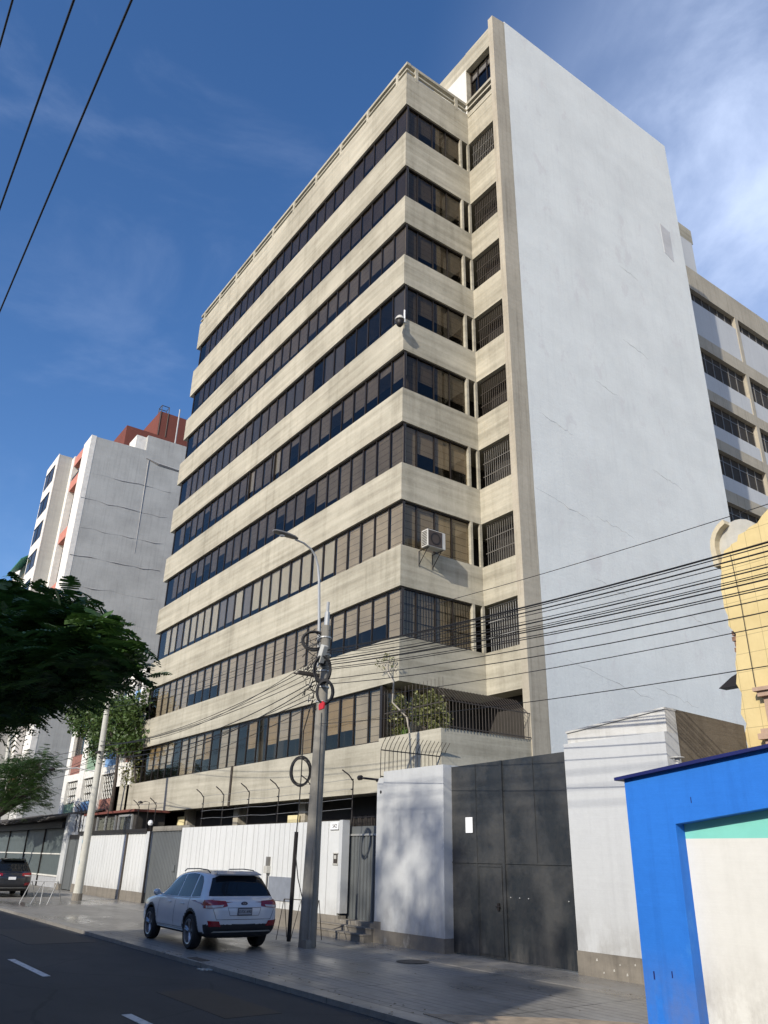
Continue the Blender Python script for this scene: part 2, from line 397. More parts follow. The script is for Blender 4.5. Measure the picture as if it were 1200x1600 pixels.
# ---------------------------------------------------------------- sun, sky, camera
SUN = Vector((1.0, -2.55, 1.45)).normalized()
EL = math.asin(SUN.z); AZ = math.atan2(SUN.x, SUN.y)
w = bpy.data.worlds.new('World'); SC.world = w; w.use_nodes = True
nt = w.node_tree; bg = nt.nodes['Background']
sky = N(nt, 'ShaderNodeTexSky', sky_type='NISHITA', sun_disc=False, sun_elevation=EL, sun_rotation=AZ, altitude=50, air_density=1.0, dust_density=.6, ozone_density=3.0)
hs = N(nt, 'ShaderNodeHueSaturation', i_Saturation=1.25, i_Value=1.08); nt.links.new(mixc(nt, 1.0, sky.outputs[0], (1.18, 1.065, 1.08, 1), 'MULTIPLY'), hs.inputs['Color'])
tc = N(nt, 'ShaderNodeTexCoord')
def skymask(d, lo, hi):
    dp = N(nt, 'ShaderNodeVectorMath', operation='DOT_PRODUCT'); nt.links.new(tc.outputs['Generated'], dp.inputs[0]); dp.inputs[1].default_value = Vector(d).normalized()
    r = N(nt, 'ShaderNodeMapRange', interpolation_type='SMOOTHSTEP'); r.inputs['From Min'].default_value = lo; r.inputs['From Max'].default_value = hi
    nt.links.new(dp.outputs['Value'], r.inputs['Value']); return r.outputs[0]
def cloud(scale, rot, lo, hi, detail=8):
    mp = N(nt, 'ShaderNodeMapping'); mp.inputs['Scale'].default_value = scale; mp.inputs['Rotation'].default_value = rot
    nt.links.new(tc.outputs['Generated'], mp.inputs['Vector'])
    n = N(nt, 'ShaderNodeTexNoise', i_Scale=1.0, i_Detail=float(detail), i_Roughness=.58, i_Distortion=.35); nt.links.new(mp.outputs[0], n.inputs['Vector'])
    r = N(nt, 'ShaderNodeMapRange', interpolation_type='SMOOTHSTEP'); r.inputs['From Min'].default_value = lo; r.inputs['From Max'].default_value = hi
    nt.links.new(n.outputs['Fac'], r.inputs['Value']); return r.outputs[0]
CLOUD_DIR_R = (-.200, .712, .672)
c1 = cloud((3.5, 6, 3), (.5, .2, .9), .34, .80)
mk1 = skymask(CLOUD_DIR_R, .94, .995)
veil = mth(nt, 'MULTIPLY', skymask(CLOUD_DIR_R, .89, .997), .2)
cA = mth(nt, 'ADD', mth(nt, 'MULTIPLY', mth(nt, 'MULTIPLY', c1, mk1), .55), veil)
c2 = cloud((3.2, 3.2, 7), (.3, .6, .1), .52, .75)
cB = mth(nt, 'MULTIPLY', c2, .07)
cf = mth(nt, 'ADD', cA, cB, clamp=True)
skc = mixc(nt, cf, hs.outputs[0], (6.6, 7.6, 9.8, 1))
nt.links.new(skc, bg.inputs['Color']); bg.inputs['Strength'].default_value = .128

sl = bpy.data.lights.new('sun', 'SUN'); sl.energy = 3.9; sl.angle = R(.55); sl.color = (1, .93, .82)
so = bpy.data.objects.new('sun', sl); COL.objects.link(so)
so.rotation_euler = SUN.to_track_quat('Z', 'Y').to_euler(); so.location = (0, 0, 60)

FPX, YAW, PITCH, ROLL = 1214.144, R(54.69837), R(24.07734), R(1.28534)
cy, sy, cp, spp = math.cos(YAW), math.sin(YAW), math.cos(PITCH), math.sin(PITCH)
f_ = Vector((-sy * cp, cy * cp, spp)); r_ = Vector((cy, sy, 0)); u_ = r_.cross(f_)
r2 = r_ * math.cos(ROLL) + u_ * math.sin(ROLL); u2 = -r_ * math.sin(ROLL) + u_ * math.cos(ROLL)
cam = bpy.data.cameras.new('camera'); cam.sensor_fit = 'HORIZONTAL'; cam.sensor_width = 36; cam.lens = 36 * FPX / 1200
cam.clip_start = .1; cam.clip_end = 3000
co = bpy.data.objects.new('camera', cam); COL.objects.link(co); SC.camera = co
mt = Matrix((r2, u2, -f_)).transposed().to_4x4(); mt.translation = (0, 0, 2.0); co.matrix_world = mt
vs = SC.view_settings; vs.view_transform = 'Standard'; vs.look = 'None'; vs.exposure = .26; vs.gamma = 1
SC.render.film_transparent = False

# ---------------------------------------------------------------- ground
structure('ground', B(-400, 300, -300, 500, -.4, -.14), plain('dusty_ground', (.2, .18, .15, 1), .95), base=(0, 0, -.14))
structure('road', B(-300, 120, .9, 7.62, -.13, -.07), M['asphalt'])
structure('pavement_near', B(-300, 120, -8, .9, -.13, .03), M['slab'])
structure('kerb', B(-300, 120, 7.6, 7.93, -.13, .012), M['kerb'])
structure('pavement_tiles', B(-300, 120, 7.93, 12.15, -.13, 0), M['tiles'])
structure('pavement_slabs', B(-300, 120, 12.15, 16.2, -.13, .006), M['slab'])
mb = MB()   # ragged earthy patch in the pavement
pts = [(-10.2, 8.1), (-8.9, 9.7), (-8.2, 10.3), (-6, 10.2), (-5, 8.2), (-7.5, 7.95)]
mb.prism(pts, 'z', .0, .009)
structure('earth_patch', mb, M['patch'])
x = -19.68 - 7.14 * 5
while x < 40:
    L = MB().box(x, x + 2.85, 4.56, 4.70, -.07, -.066)
    if -60 < x < -5: thing('lane_marking', L, M['road_paint'], 'worn white dash painted along the middle of the dark asphalt road', 'road marking', 'lane dashes along the road')
    x += 7.14

mb = MB()
for (x0, x1, y0, y1) in ((-27, -22.5, 5.6, 7.3), (-14.2, -11.6, 5.7, 6.6), (-39, -33, 2.6, 4.1)): structure('asphalt_patch', B(x0, x1, y0, y1, -.075, -.066), plain('tar_patch', (.012, .012, .013, 1), .7, var=.3))
# ================================================================ office tower
XA, YF, YB, XP = -21.48, 16.0, 20.05, -19.2        # corner, facade plane, return-wall plane, pier / party-wall plane
XL = -47.0
TOP = [7.63, 11.08, 14.55, 17.98, 21.42, 24.9, 28.4, 31.95, 36.08]
BOT = [5.70, 9.22, 12.68, 16.12, 19.55, 23.03, 26.52, 30.0, 34.13]
tower = empty('office_tower', (-34, 16, 0), 'tall beige concrete office tower with ribbon windows and a huge blank white side wall', 'office building')
# spandrel slabs: each fills the whole floor plate between two window bands
def slab(z0, z1, xr=XA, left=XL):
    mb = MB().box(left, xr, YF, 34.6, z0, z1)
    mb.box(XA, XP - .33, YB + .03, 34.6, z0, z1)
    return mb
for k in range(8):
    part('concrete_band', slab(TOP[k], BOT[k + 1], left=XL - (.45 if k == 0 else 0)), M['concrete'], tower)
part('parapet_band', slab(TOP[8], 38.32), M['concrete'], tower)
# lowest band and terrace wall (wraps round the balcony)
mb = MB().box(-50.3, -19.25, YF, 16.28, 4.05, 5.70)
mb.box(-19.53, -19.25, 16.28, YB, 3.9, 5.82); mb.box(-22.6, -19.25, YF - .004, 16.3, 5.70, 5.80)
mb.box(-50.3, -46.5, 16.28, 24, 4.05, 4.3)
part('lowest_band', mb, M['concrete'], tower)
part('balcony_floor', B(-47, -19.56, 16.3, 30, 4.1, 5.2), M['concrete'], tower)
part('downpipe', MB().tube([(-34.0, 15.95, 4.0), (-34.0, 15.95, 5.72)], .055), M['rust_metal'], tower)
part('interior_core', B(XL + 1.2, XA - 1.3, YF + 1.25, 34.4, 0, 37.9), M['interior'], tower)
part('ground_floor_wall', B(-47, -26.5, 18.3, 18.6, 0, 4.1), M['interior'], tower)
part('maroon_wall', B(-26.5, -21.9, 18.0, 18.3, 0, 4.09), M['interior_red'], tower)
mb = MB()
for i in range(9): mb.box(-25.9 + i * .4, -25.75 + i * .4, 17.2, 17.3, 2.6, 3.45)
part('picket_fence', mb, M['rust_metal'], tower)
part('white_lobby_wall', B(-21.9, -19.6, 17.6, 17.9, 0, 4.08), M['cream'], tower)
for x0 in (-46.9, -41.0, -35.2, -29.2):
    part('column', B(x0, x0 + .5, 16.8, 17.3, 0, 4.1), M['concrete_pier'], tower)
for (x0, x1, z0, z1) in ((-29.9, -29.0, 3.15, 3.55), (-41.6, -40.7, 3.35, 3.8)):  # pale yellow boards, their colour standing in for lit windows
    part('painted_lit_window', B(x0, x1, 16.7, 16.74, z0, z1), plain('lit_window_cream', (.75, .66, .38, 1), .7), tower)
# windows
rb = random.Random(11)
PW = .966
npan = 25
def blind_choice(k, j, x):
    """material and drop (0..1) of a blind on floor k, pane j counted from the corner"""
    if k == 0:
        if j > 3 and rb.random() < .12: return None, 0
        return (M['blind_amber'] if rb.random() < .3 else M['blind_fold']), (1 if j in (0, 1) or rb.random() < .35 else rb.choice([.62, .66, .7]))
    if k == 1: return (M['blind_fold'] if rb.random() < .8 else M['blind_grey']), (.62 if 1 <= j <= 4 else (.6 if 16 <= j <= 19 else 1))
    if k == 2: return ((M['blind_fold'] if j < 5 else (M['blind_slate'] if rb.random() < .18 else M['blind_plain'])), (1 if j < 5 else .84))
    if k == 3: return (M['blind_fold'] if j < 7 else M['blind_grey'], 1 if j < 5 else rb.choice([.75, .62, .8, .3]))
    if k == 4:
        if j in (11, 14): return M['blind_white'], .72
        if j in (10, 12, 13): return M['blind_grey'], .8
        return M['blind_grey'], rb.choice([.7, .72, .62]) if rb.random() < .8 else .2
    if k == 5: return ((M['blind_slate'] if rb.random() < .5 else M['blind_grey']), (.05 if j in (1, 2, 3, 4, 7) else .85))
    if k == 6: return M['blind_grey'], (1 if j == 0 else rb.choice([.75, .68, .6]))
    if k == 7: return M['blind_grey'], (1 if j == 0 else .72)
    return M['blind_grey'], (1 if j == 0 else rb.choice([.85, .7, .78, .9]))
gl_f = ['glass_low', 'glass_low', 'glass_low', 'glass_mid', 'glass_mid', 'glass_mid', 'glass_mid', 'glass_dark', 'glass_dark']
for k in range(9):
    z0, z1 = BOT[k], TOP[k]
    xr = XA if k else -22.5
    # facade ribbon
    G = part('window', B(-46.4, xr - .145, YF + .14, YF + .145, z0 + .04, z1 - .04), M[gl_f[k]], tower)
    mb = MB()
    n = int((xr + 46.4) / PW)
    for j in range(n + 1):
        x = xr - j * PW - (0 if j else .03)
        wv = .020 if (j % 3) else .034
        if j == n: x = -46.4
        mb.box(x - wv, x + (wv if j else .03), YF + .11, YF + .17, z0, z1)
    mb.box(-46.4, xr, YF + .105, YF + .175, z0, z0 + .05); mb.box(-46.4, xr, YF + .105, YF + .175, z1 - .06, z1)
    if k == 4:
        for j in (11, 14): mb.box(xr - (j + .62) * PW, xr - (j + .58) * PW, YF + .06, YF + .16, z0, z1)
    part('frame', mb, M['frame_dark'], G)
    rest = {}
    for j in range(n):
        bm_, drop = blind_choice(k, j, 0)
        if bm_ is None or drop < .1: continue
        x1 = xr - j * PW - .035; x0 = x1 - PW + .07 + rb.uniform(0, .04)
        zb = z1 - .05 - (z1 - z0 - .1) * min(1, max(.1, drop + (rb.uniform(-.03, .03) if drop < 1 else 0)))
        y = YF + .19 + rb.uniform(0, .02)
        if k <= 3:
            part('blind', B(x0, x1, y, y + .012, zb, z1 - .05), bm_, G)
        else:
            rest.setdefault(bm_.name, [MB(), bm_])[0].box(x0, x1, y, y + .012, zb, z1 - .05)
    for key in rest:
        tag(part('blinds', rest[key][0], rest[key][1], G), kind='stuff')
    part('end_panel', MB().box(-46.46, -46.4, YF + .1, 34, z0, z1), M['frame_dark'], tower)
    # side ribbon (faces the camera's right)
    if k:
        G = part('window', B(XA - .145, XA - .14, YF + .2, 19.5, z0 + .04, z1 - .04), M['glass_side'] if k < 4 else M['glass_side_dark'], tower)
        mb = MB()
        for y in (16.84, 17.74, 18.6): mb.box(XA - .17, XA - .11, y - .022, y + .022, z0, z1)
        mb.box(XA - .19, XA - .08, YF + .145, 19.5, z0, z0 + .05); mb.box(XA - .19, XA - .08, YF + .145, 19.5, z1 - .06, z1)
        part('frame', mb, M['frame_dark'], G)
        mb = MB(); mb2 = MB()
        for j, (ya, yb_) in enumerate(((16.2, 16.8), (16.88, 17.7), (17.78, 18.56), (18.64, 19.46))):
            mat2 = k in (1, 2, 3, 4) or j == 0
            drop = 1 if (k in (1, 2) or j == 0) else rb.choice([.6, .75, .68])
            zb = z1 - .05 - (z1 - z0 - .1) * drop
            (mb if mat2 else mb2).box(XA - .21, XA - .198, ya - .02, yb_ + .02, zb, z1 - .05)
        for q, mt_ in ((mb, M['blind_fold'] if k in (1, 2) else M['blind_grey']), (mb2, M['blind_grey'])):
            if q.v: tag(part('blinds', q, mt_, G), kind='stuff')
        if k == 1:
            mb = MB(); y = 16.15
            while y < 19.45: mb.box(XA - .185, XA - .17, y, y + .018, z0 + .05, z1 - .06); y += .13
            for zz in (9.85, 10.5): mb.box(XA - .188, XA - .173, 16.15, 19.45, zz, zz + .02)
            part('security_grille', mb, M['black_metal'], G)
        part('mullion_post', B(XA - .2, XA - .004, 19.5, 19.62, z0, z1), M['concrete'], tower)
        mb = MB().box(XA - .1, XA - .002, 20.0, YB + .08, z0, z1)
        part('corner_post', mb, M['concrete'], tower)
        part('slot_window', B(XA - .5, XA - .49, 19.62, 20.0, z0, z1), M['glass_dark'], tower)
    # barred opening in the return wall
    zt = z1 - .02; zb = z0 - .02
    if k:
        O = part('barred_opening', B(XA + .02, XP - .36, YB + .9, YB + .95, zb, zt), M['interior'], tower)
        mb = MB(); x = XA + .14
        while x < XP - .4: mb.box(x, x + .022, YB + .22, YB + .242, zb, zt); x += .125
        for fz in (.0, .33, .66, .97): mb.box(XA + .05, XP - .36, YB + .21, YB + .235, zb + (zt - zb) * fz, zb + (zt - zb) * fz + .03)
        part('grille', mb, M['rust_metal'] if 3 < k < 8 else M['galv'] if k in (1,) else M['frame_grey'], O)
part('balcony_back_wall', B(-22.9, -19.56, 20.9, 21.0, 5.2, 7.63), M['interior'], tower)
part('return_strip', B(XP - .36, XP - .3, YB - .01, 20.5, 5.8, 43), M['concrete'], tower)
# pier, party wall, penthouse
mb = MB().prism([(YB - .08, 5.2), (20.86, 5.2), (20.86, 43.75), (YB - .08, 43.55)], 'x', XP - .33, XP + .004)
mb.box(XP - .33, XP, YB - .08, 20.86, 0, 5.2)
part('pier', mb, M['concrete_pier'], tower)
mb = MB().prism([(20.88, 0), (35.1, 0), (35.1, 44.35), (20.88, 43.85)], 'x', XP - .35, XP)
part('party_wall', mb, M['white_render'], tower)
mb = MB()   # render repair patch, fine cracks and floor-joint ledges on the party wall
mb.prism([(33.05, 36.6), (33.95, 36.4), (33.9, 34.1), (33.1, 34.4)], 'x', XP, XP + .012)
part('repair_patch', mb, weathered('cracked_patch', (.60, .60, .59, 1), (.47, .47, .46, 1), blotch=.9, stain=(.3, .3, .28, 1)), tower)
rc = random.Random(5); ckm = plain('crack_shade', (.57, .57, .55, 1), .95)
for (y, z, l) in ((20.95, 15.62, 3.2), (24.6, 15.4, 2.4), (22, 8.9, 5), (27, 8.6, 3), (21.5, 19.3, 2), (25.5, 22.5, 1.5), (28, 26, 2), (24, 12.5, 2.8), (30, 12.2, 2.5), (28.5, 31, 1.5), (29, 19, 2.2)):
    p = [(XP + .001, y, z)]
    for i in range(12): p.append((XP + .001, y + l * (i + 1) / 12, z - .06 * (i + 1) * l / 4 + rc.uniform(-.06, .06)))
    part('crack', MB().tube(p, [.003 + .009 * math.sin(math.pi * i / 12) * rc.uniform(.2, 1.2) for i in range(13)], n=4), ckm, tower)
part('upper_mass', B(-46, XP - .36, 21.2, 35.0, 36.1, 38.2), M['interior'], tower)
ph = MB().box(-30, -21.44, YB, YB + .3, 38.2, 43.0)
ph.box(-21.44, XP - .335, YB, YB + .3, 41.66, 43.05); ph.box(-21.44, XP - .335, YB, YB + .3, 38.0, 38.32)
ph.box(-30, XP - .36, YB + .3, 34.9, 42.6, 42.95); ph.box(-30, -29.7, YB + .3, 34.9, 38.2, 42.6)
part('penthouse', ph, M['concrete'], tower)
part('white_panel', B(-24.5, -21.46, YB - .01, YB, 38.3, 41.8), M['cream'], tower)
W = part('penthouse_window', B(-21.42, XP - .34, YB + .35, YB + .36, 38.3, 40.9), M['glass_dark'], tower)
mb = MB()
for x in (-21.42, -20.9, -20.2, -19.62): mb.box(x, x + .05, YB + .3, YB + .42, 38.3, 41.66)
mb.box(-21.42, XP - .34, YB + .3, YB + .42, 40.85, 40.92)
part('frame', mb, M['frame_dark'], W)
part('shutter_box', B(-21.42, XP - .34, YB + .4, YB + .5, 40.92, 41.66), M['frame_grey'], W)
part('penthouse_inside', B(-21.44, XP - .36, YB + 1.6, YB + 1.7, 38.2, 42.6), M['interior'], tower)
# roof railing
mb = MB()
for (z0, z1, dp) in ((38.98, 39.16, .26), (38.58, 38.68, .16)):
    mb.box(XL, XA, YF + .02, YF + dp, z0, z1); mb.box(XA - dp + .02, XA - .02, YF + dp, YB + .1, z0, z1)
    mb.box(XA - .02, XP - .34, YB - .04, YB + .12, z0, z1)
part('roof_rail', mb, M['concrete'], tower)
x = -22.3
while x > XL: part('rail_post', B(x - .09, x + .09, YF - .01, YF + .3, 38.1, 39.0), M['concrete'], tower); x -= 2.665
for y in (16.65, 19.3): part('rail_post', B(XA - .3, XA + .01, y - .09, y + .09, 38.1, 39.0), M['concrete'], tower)
# spiked railing round the balcony
def spiked(x, y0, y1, z0, z1, lean, name, step=.13, rise=.12):
    mb = MB(); y = y0
    while y <= y1:
        mb.tube([(x, y, z0), (x, y, z1 - .25), (x + lean * .35, y, z1 - .08), (x + lean, y, z1 + rise)], .012, n=4)
        y += step
    for z in (z0 + .08, z1 - .28): mb.box(x - .012, x + .012, y0, y1, z, z + .03)
    return mb
part('balcony_railing', spiked(-19.22, 16.2, 19.95, 5.78, 6.95, -.55, 'r', .14, .25), M['rust_metal'], tower)
mb = MB(); x = -22.4
while x < -19.2: mb.tube([(x, 16.06, 5.76), (x, 16.06, 7.4)], .010, n=4); x += .2
mb.box(-22.4, -19.2, 16.05, 16.08, 6.6, 6.63)
part('balcony_front_bars', mb, M['rust_metal'], tower)
G = part('window', B(-22.56, -22.55, 16.3, 19.4, 5.75, 7.6), M['glass_low'], tower)
mb = MB().box(-22.62, -22.48, 16.02, 16.2, 5.7, 7.63)
for y in (17.2, 18.2, 19.3): mb.box(-22.6, -22.5, y, y + .07, 5.7, 7.63)
part('frame', mb, M['frame_dark'], G)
tag(part('blinds', MB().box(-22.72, -22.7, 16.3, 19.3, 5.8, 7.6), M['blind_fold'], G), kind='stuff')

# air conditioner on the side of the tower
ac = empty('air_conditioner', (-20.9, 17.1, 12.5), 'boxy white air conditioner with dark fan bolted outside a side window of the beige tower', 'air conditioner')
mb = MB().box(-21.2, -20.82, 16.75, 17.62, 12.62, 13.3)
part('casing', mb, M['ac_white'], ac, bevel=.02)
part('fan_grille', MB().box(-20.82, -20.808, 16.79, 17.44, 12.655, 13.265), plain('fan_grille_brown', (.06, .045, .035, 1), .6), ac)
part('fan', MB().lathe([(.19, .014), (.235, .014), (.235, .024), (.19, .024)], (-20.82, 17.12, 12.96), axis='x'), M['frame_dark'], ac)
mb = MB()
for i in range(9): mb.box(-21.15, -20.86, 16.742, 16.75, 12.68 + i * .065, 12.71 + i * .065)
part('side_grille', mb, M['frame_dark'], ac)
for y in (16.85, 17.5):
    part('bracket', MB().tube([(-21.47, y, 12.59), (-20.85, y, 12.59)], .02, n=4).tube([(-21.47, y, 12.0), (-21.47, y, 12.6)], .02, n=4).tube([(-21.47, y, 12.05), (-20.95, y, 12.57)], .018, n=4), M['black_metal'], ac)
# camera at the corner
cc = empty('security_camera', (-21.4, 15.95, 22.6), 'white surveillance camera on a bracket at the corner of the beige tower', 'security camera')
part('bracket', MB().tube([(-21.42, 16.05, 22.75), (-21.3, 15.75, 22.6), (-21.2, 15.6, 22.62)], .05), M['ac_white'], cc)
part('antenna', MB().tube([(-21.38, 15.98, 22.7), (-21.38, 15.98, 23.35)], .035), M['paper'], cc)
part('dome', MB().lathe([(.01, .14), (.12, .12), (.17, 0), (.15, -.12), (.08, -.22), (.01, -.25)], (-21.2, 15.6, 22.45), axis='z', n=16), M['black_metal'], cc, smooth=True)
part('hood', MB().lathe([(.01, .24), (.12, .22), (.2, .1), (.2, .04), (.01, .04)], (-21.2, 15.6, 22.5), axis='z', n=16), M['ac_white'], cc, smooth=True)

# ================================================================ rear building (right, behind the tower)
rear = empty('rear_building', (-26, 50, 0), 'grey and white block with window strips behind the right end of the tower', 'office building')
XR = -23.0
part('wall', B(-40, XR - .3, 35.2, 90, 0, 40.2), M['interior'], rear)
piers = [36.0, 41.75, 47.75, 53.75, 59.75, 65.75, 71.75, 77.75, 84]
lev = [(41.0, 39.0), (35.05, 34.0), (30.65, 29.8), (26.95, 26.15), (23.35, 22.5), (19.8, 18.95), (16.2, 15.35)]   # concrete beams
for (a, b) in lev: part('beam', B(XR - .5, XR, 35.2, 90, b, a), M['concrete_pier'], rear)
for y in piers:
    part('column', B(XR - .5, XR - .003, y - .2, y + .2, 5, 39.2), M['concrete_pier'], rear)
wins = [(39.0, 38.0, 35.05), (34.0, 32.0, 30.65), (29.8, 28.0, 26.95), (26.15, 24.4, 23.35), (22.5, 20.8, 19.8), (18.95, 17.2, 16.2)]
for (zt, zb, zpb) in wins:
    for i in range(len(piers) - 2):
        ya, yb_ = piers[i] + .2, piers[i + 1] - .2
        part('white_panel', B(XR - .4, XR - .06, ya, yb_, zpb, zb), M['white_paint'], rear)
        G = part('window', B(XR - .32, XR - .31, ya, yb_, zb, zt), M['glass_mid'], rear)
        mb = MB(); n = 6
        for j in range(n + 1):
            y = ya + (yb_ - ya) * j / n; mb.box(XR - .36, XR - .26, y - .03, y + .03, zb, zt)
        if zt < 38: mb.box(XR - .35, XR - .27, ya, yb_, zt - .55, zt - .5)
        part('frame', mb, M['frame_grey'], G)
        mb = MB()
        for j in range(n):
            if rb.random() < .75: mb.box(XR - .45, XR - .44, ya + (yb_ - ya) * j / n + .05, ya + (yb_ - ya) * (j + 1) / n - .05, zb, zt - rb.choice([0, 0, .5]))
        if mb.v: tag(part('blinds', mb, M['blind_slate'], G), kind='stuff')
part('stair_tower', B(-34, XR - .004, 35.2, 43.45, 41.0, 43.75), M['white_paint'], rear)
part('stair_tower_cap', B(-34.2, XR + .002, 35.2, 43.6, 43.75, 45.05), M['concrete'], rear)
part('parapet', B(-40, XR - .5, 35.2, 90, 40.2, 40.95), M['concrete_pier'], rear)
# ================================================================ walls, gates and fences on the street line
# ribbed sheet: shallow trapezoid corrugation, one continuous sheet with thickness
def ribbed_sheet(x0, x1, y, z0, z1, pitch, depth, flat=.6, m=0):
    mb = MB(); pts = []; x = x0
    while x < x1 - 1e-4:
        a = min(pitch, x1 - x)
        pts += [(x, y), (x + a * flat, y), (x + a * flat + min(.03, a * .1), y + depth), (x + a - min(.03, a * .1), y + depth)]
        x += pitch
    pts.append((x1, y)); pts += [(x1, y + .12), (x0, y + .12)]
    mb.prism(pts, 'z', z0, z1)
    return mb
def groove_sheet(x0, x1, y, z0, z1, lines, dep=.05):
    """flat sheet with narrow folded grooves at the given x positions"""
    pts = [(x0, y)]
    for l in lines: pts += [(l - .02, y), (l - .012, y + dep), (l + .012, y + dep), (l + .02, y)]
    pts += [(x1, y), (x1, y + .12), (x0, y + .12)]
    return MB().prism(pts, 'z', z0, z1)

# right-hand white fence (between grey gate and narrow door)
f = empty('white_sheet_fence', (-27, 13.6, 0), 'long white ribbed fence behind the white car, right of the wide grey gate', 'fence')
lines = []; x = -32.9
q = random.Random(3)
while x < -22.2: lines.append(x); x += .52 if q.random() < .5 else .34
lines += [-22.35, -21.75]
part('panel', groove_sheet(-33.2, -21.12, 13.6, .5, 3.03, lines), M['fence_white'], f)
part('end_post', B(-21.12, -20.95, 13.585, 13.84, .56, 3.05), M['white_paint'], f)
part('plinth', B(-33.2, -20.97, 13.55, 13.82, 0, .5), M['plinth'], f)
part('grey_panel', B(-25.3, -23.75, 13.57, 13.6, .72, 1.41), plain('grey_patch_paint', (.20, .22, .25, 1), .7), f)
# posts with outward-bent tips and insulated wires along the fence tops
def wire_post(x, y, z0, z1, par, lean=-.32):
    mb = MB().tube([(x, y, z0), (x, y, z1 - .17), (x + lean * .2, y - .12, z1), (x + lean * .75, y - .25, z1 + .15)], .022, n=6)
    for i in range(4): mb.tube([(x - .05, y - .03, z0 + .35 + i * .28), (x + .05, y - .03, z0 + .35 + i * .28)], .02, n=5)
    part('wire_post', mb, M['black_metal'], par)
def fence_wires(x0, x1, y, zs, par):
    mb = MB()
    for z in zs:
        p = [(x0 + (x1 - x0) * i / 10, y - .04, z + .02 * math.sin(i * 2.1)) for i in range(11)]
        mb.tube(p, .006, n=4)
    part('fence_wire', mb, M['galv'], par)
for x in (-31.7, -29.8, -27.62, -25.35, -23.2, -20.72): wire_post(x, 13.75, 3.0, 4.32, f)
fence_wires(-31.7, -20.72, 13.75, (3.35, 3.63, 3.91, 4.19), f)
# wide ribbed grey gate
g = empty('sliding_gate', (-35.3, 13.9, 0), 'wide ribbed grey steel gate between two white sheet fences', 'gate')
part('sheet', ribbed_sheet(-37.4, -33.2, 13.95, .03, 2.95, .17, .05), M['gate_grey'], g)
part('lintel', B(-37.4, -33.2, 13.9, 14.1, 2.95, 3.15), M['pole'], g)
part('lock_box', B(-34.6, -34.35, 13.9, 13.95, 1.35, 1.6), M['gate_grey'], g)
# left white fence
f2 = empty('white_sheet_fence', (-43, 13.9, 0), 'far white ribbed sheet fence left of the wide grey gate, behind the pale leaning pole', 'fence')
lines = []; x = -48.3
while x < -38.2: lines.append(x); x += .42
part('panel', groove_sheet(-48.7, -37.95, 13.9, .42, 2.9, lines), M['fence_white'], f2)
part('plinth', B(-48.7, -37.45, 13.86, 14.1, 0, .42), M['plinth'], f2)
part('end_post', B(-37.95, -37.45, 13.84, 14.2, .42, 2.95), M['white_paint'], f2)
part('cap_rail', B(-48.7, -37.9, 13.8, 14.1, 2.9, 3.08), M['frame_dark'], f2)
part('downpipe', MB().tube([(-40.6, 13.86, 0), (-40.6, 13.86, 2.9)], .05), M['rust_metal'], f2)
part('drain_pipe', MB().tube([(-37.42, 13.83, 0), (-37.42, 13.83, 3.1)], .045), M['black_metal'], f2)
for x in (-49.2, -46.9, -44.4, -39.75, -37.5): wire_post(x, 13.95, 3.0, 4.25, f2)
# small guard house behind it
gh = empty('guard_house', (-45, 14.8, 0), 'low dark guard room with a grey framed window showing above the far white fence', 'guard house')
part('wall', B(-49.6, -41.5, 14.5, 16, 0, 3.95), M['interior'], gh)
part('roof', B(-49.8, -41.2, 14.25, 16.1, 3.95, 4.06), M['red_brown'], gh)
G = part('window', B(-43.9, -42.0, 14.46, 14.47, 3.1, 3.75), M['glass_clear'], gh)
part('frame', MB().box(-44.0, -43.9, 14.4, 14.49, 3.0, 3.85).box(-42.0, -41.9, 14.4, 14.49, 3.0, 3.85).box(-43.9, -42, 14.4, 14.49, 3.75, 3.85), M['galv'], G)
G = part('window', B(-47.6, -44.6, 14.46, 14.47, 3.1, 3.75), M['glass_clear'], gh)
part('frame', MB().box(-47.7, -47.6, 14.4, 14.49, 3.0, 3.85).box(-46.2, -46.1, 14.4, 14.49, 3.0, 3.85).box(-44.6, -44.5, 14.4, 14.49, 3.0, 3.85), M['galv'], G)
# small lamps on the fence
for (x, y, z, l) in ((-38.6, 14.0, 4.25, 'short lamp on a bent arm over the far white fence'), ):
    a = empty('fence_lamp', (x, y, 3.0), l, 'lamp')
    part('arm', MB().tube([(x, y, 3.0), (x, y, z), (x - .25, y - .1, z + .05), (x - .5, y - .2, z)], .018, n=6), M['black_metal'], a)
    part('lamp_head', MB().lathe([(.01, .08), (.1, .05), (.13, -.03), (.01, -.05)], (x - .6, y - .22, z), axis='z', n=12), M['black_metal'], a)
a = empty('globe_lamp', (-37.4, 13.75, 3.1), 'small white globe light on top of the drain pipe beside the wide grey gate', 'lamp')
part('globe', MB().lathe([(.005, .13), (.08, .1), (.12, 0), (.08, -.09), (.005, -.12)], (-37.4, 13.75, 3.3), axis='z', n=14), M['paper'], a, smooth=True)
part('holder', MB().tube([(-37.4, 13.8, 3.0), (-37.4, 13.75, 3.2)], .04), M['black_metal'], a)
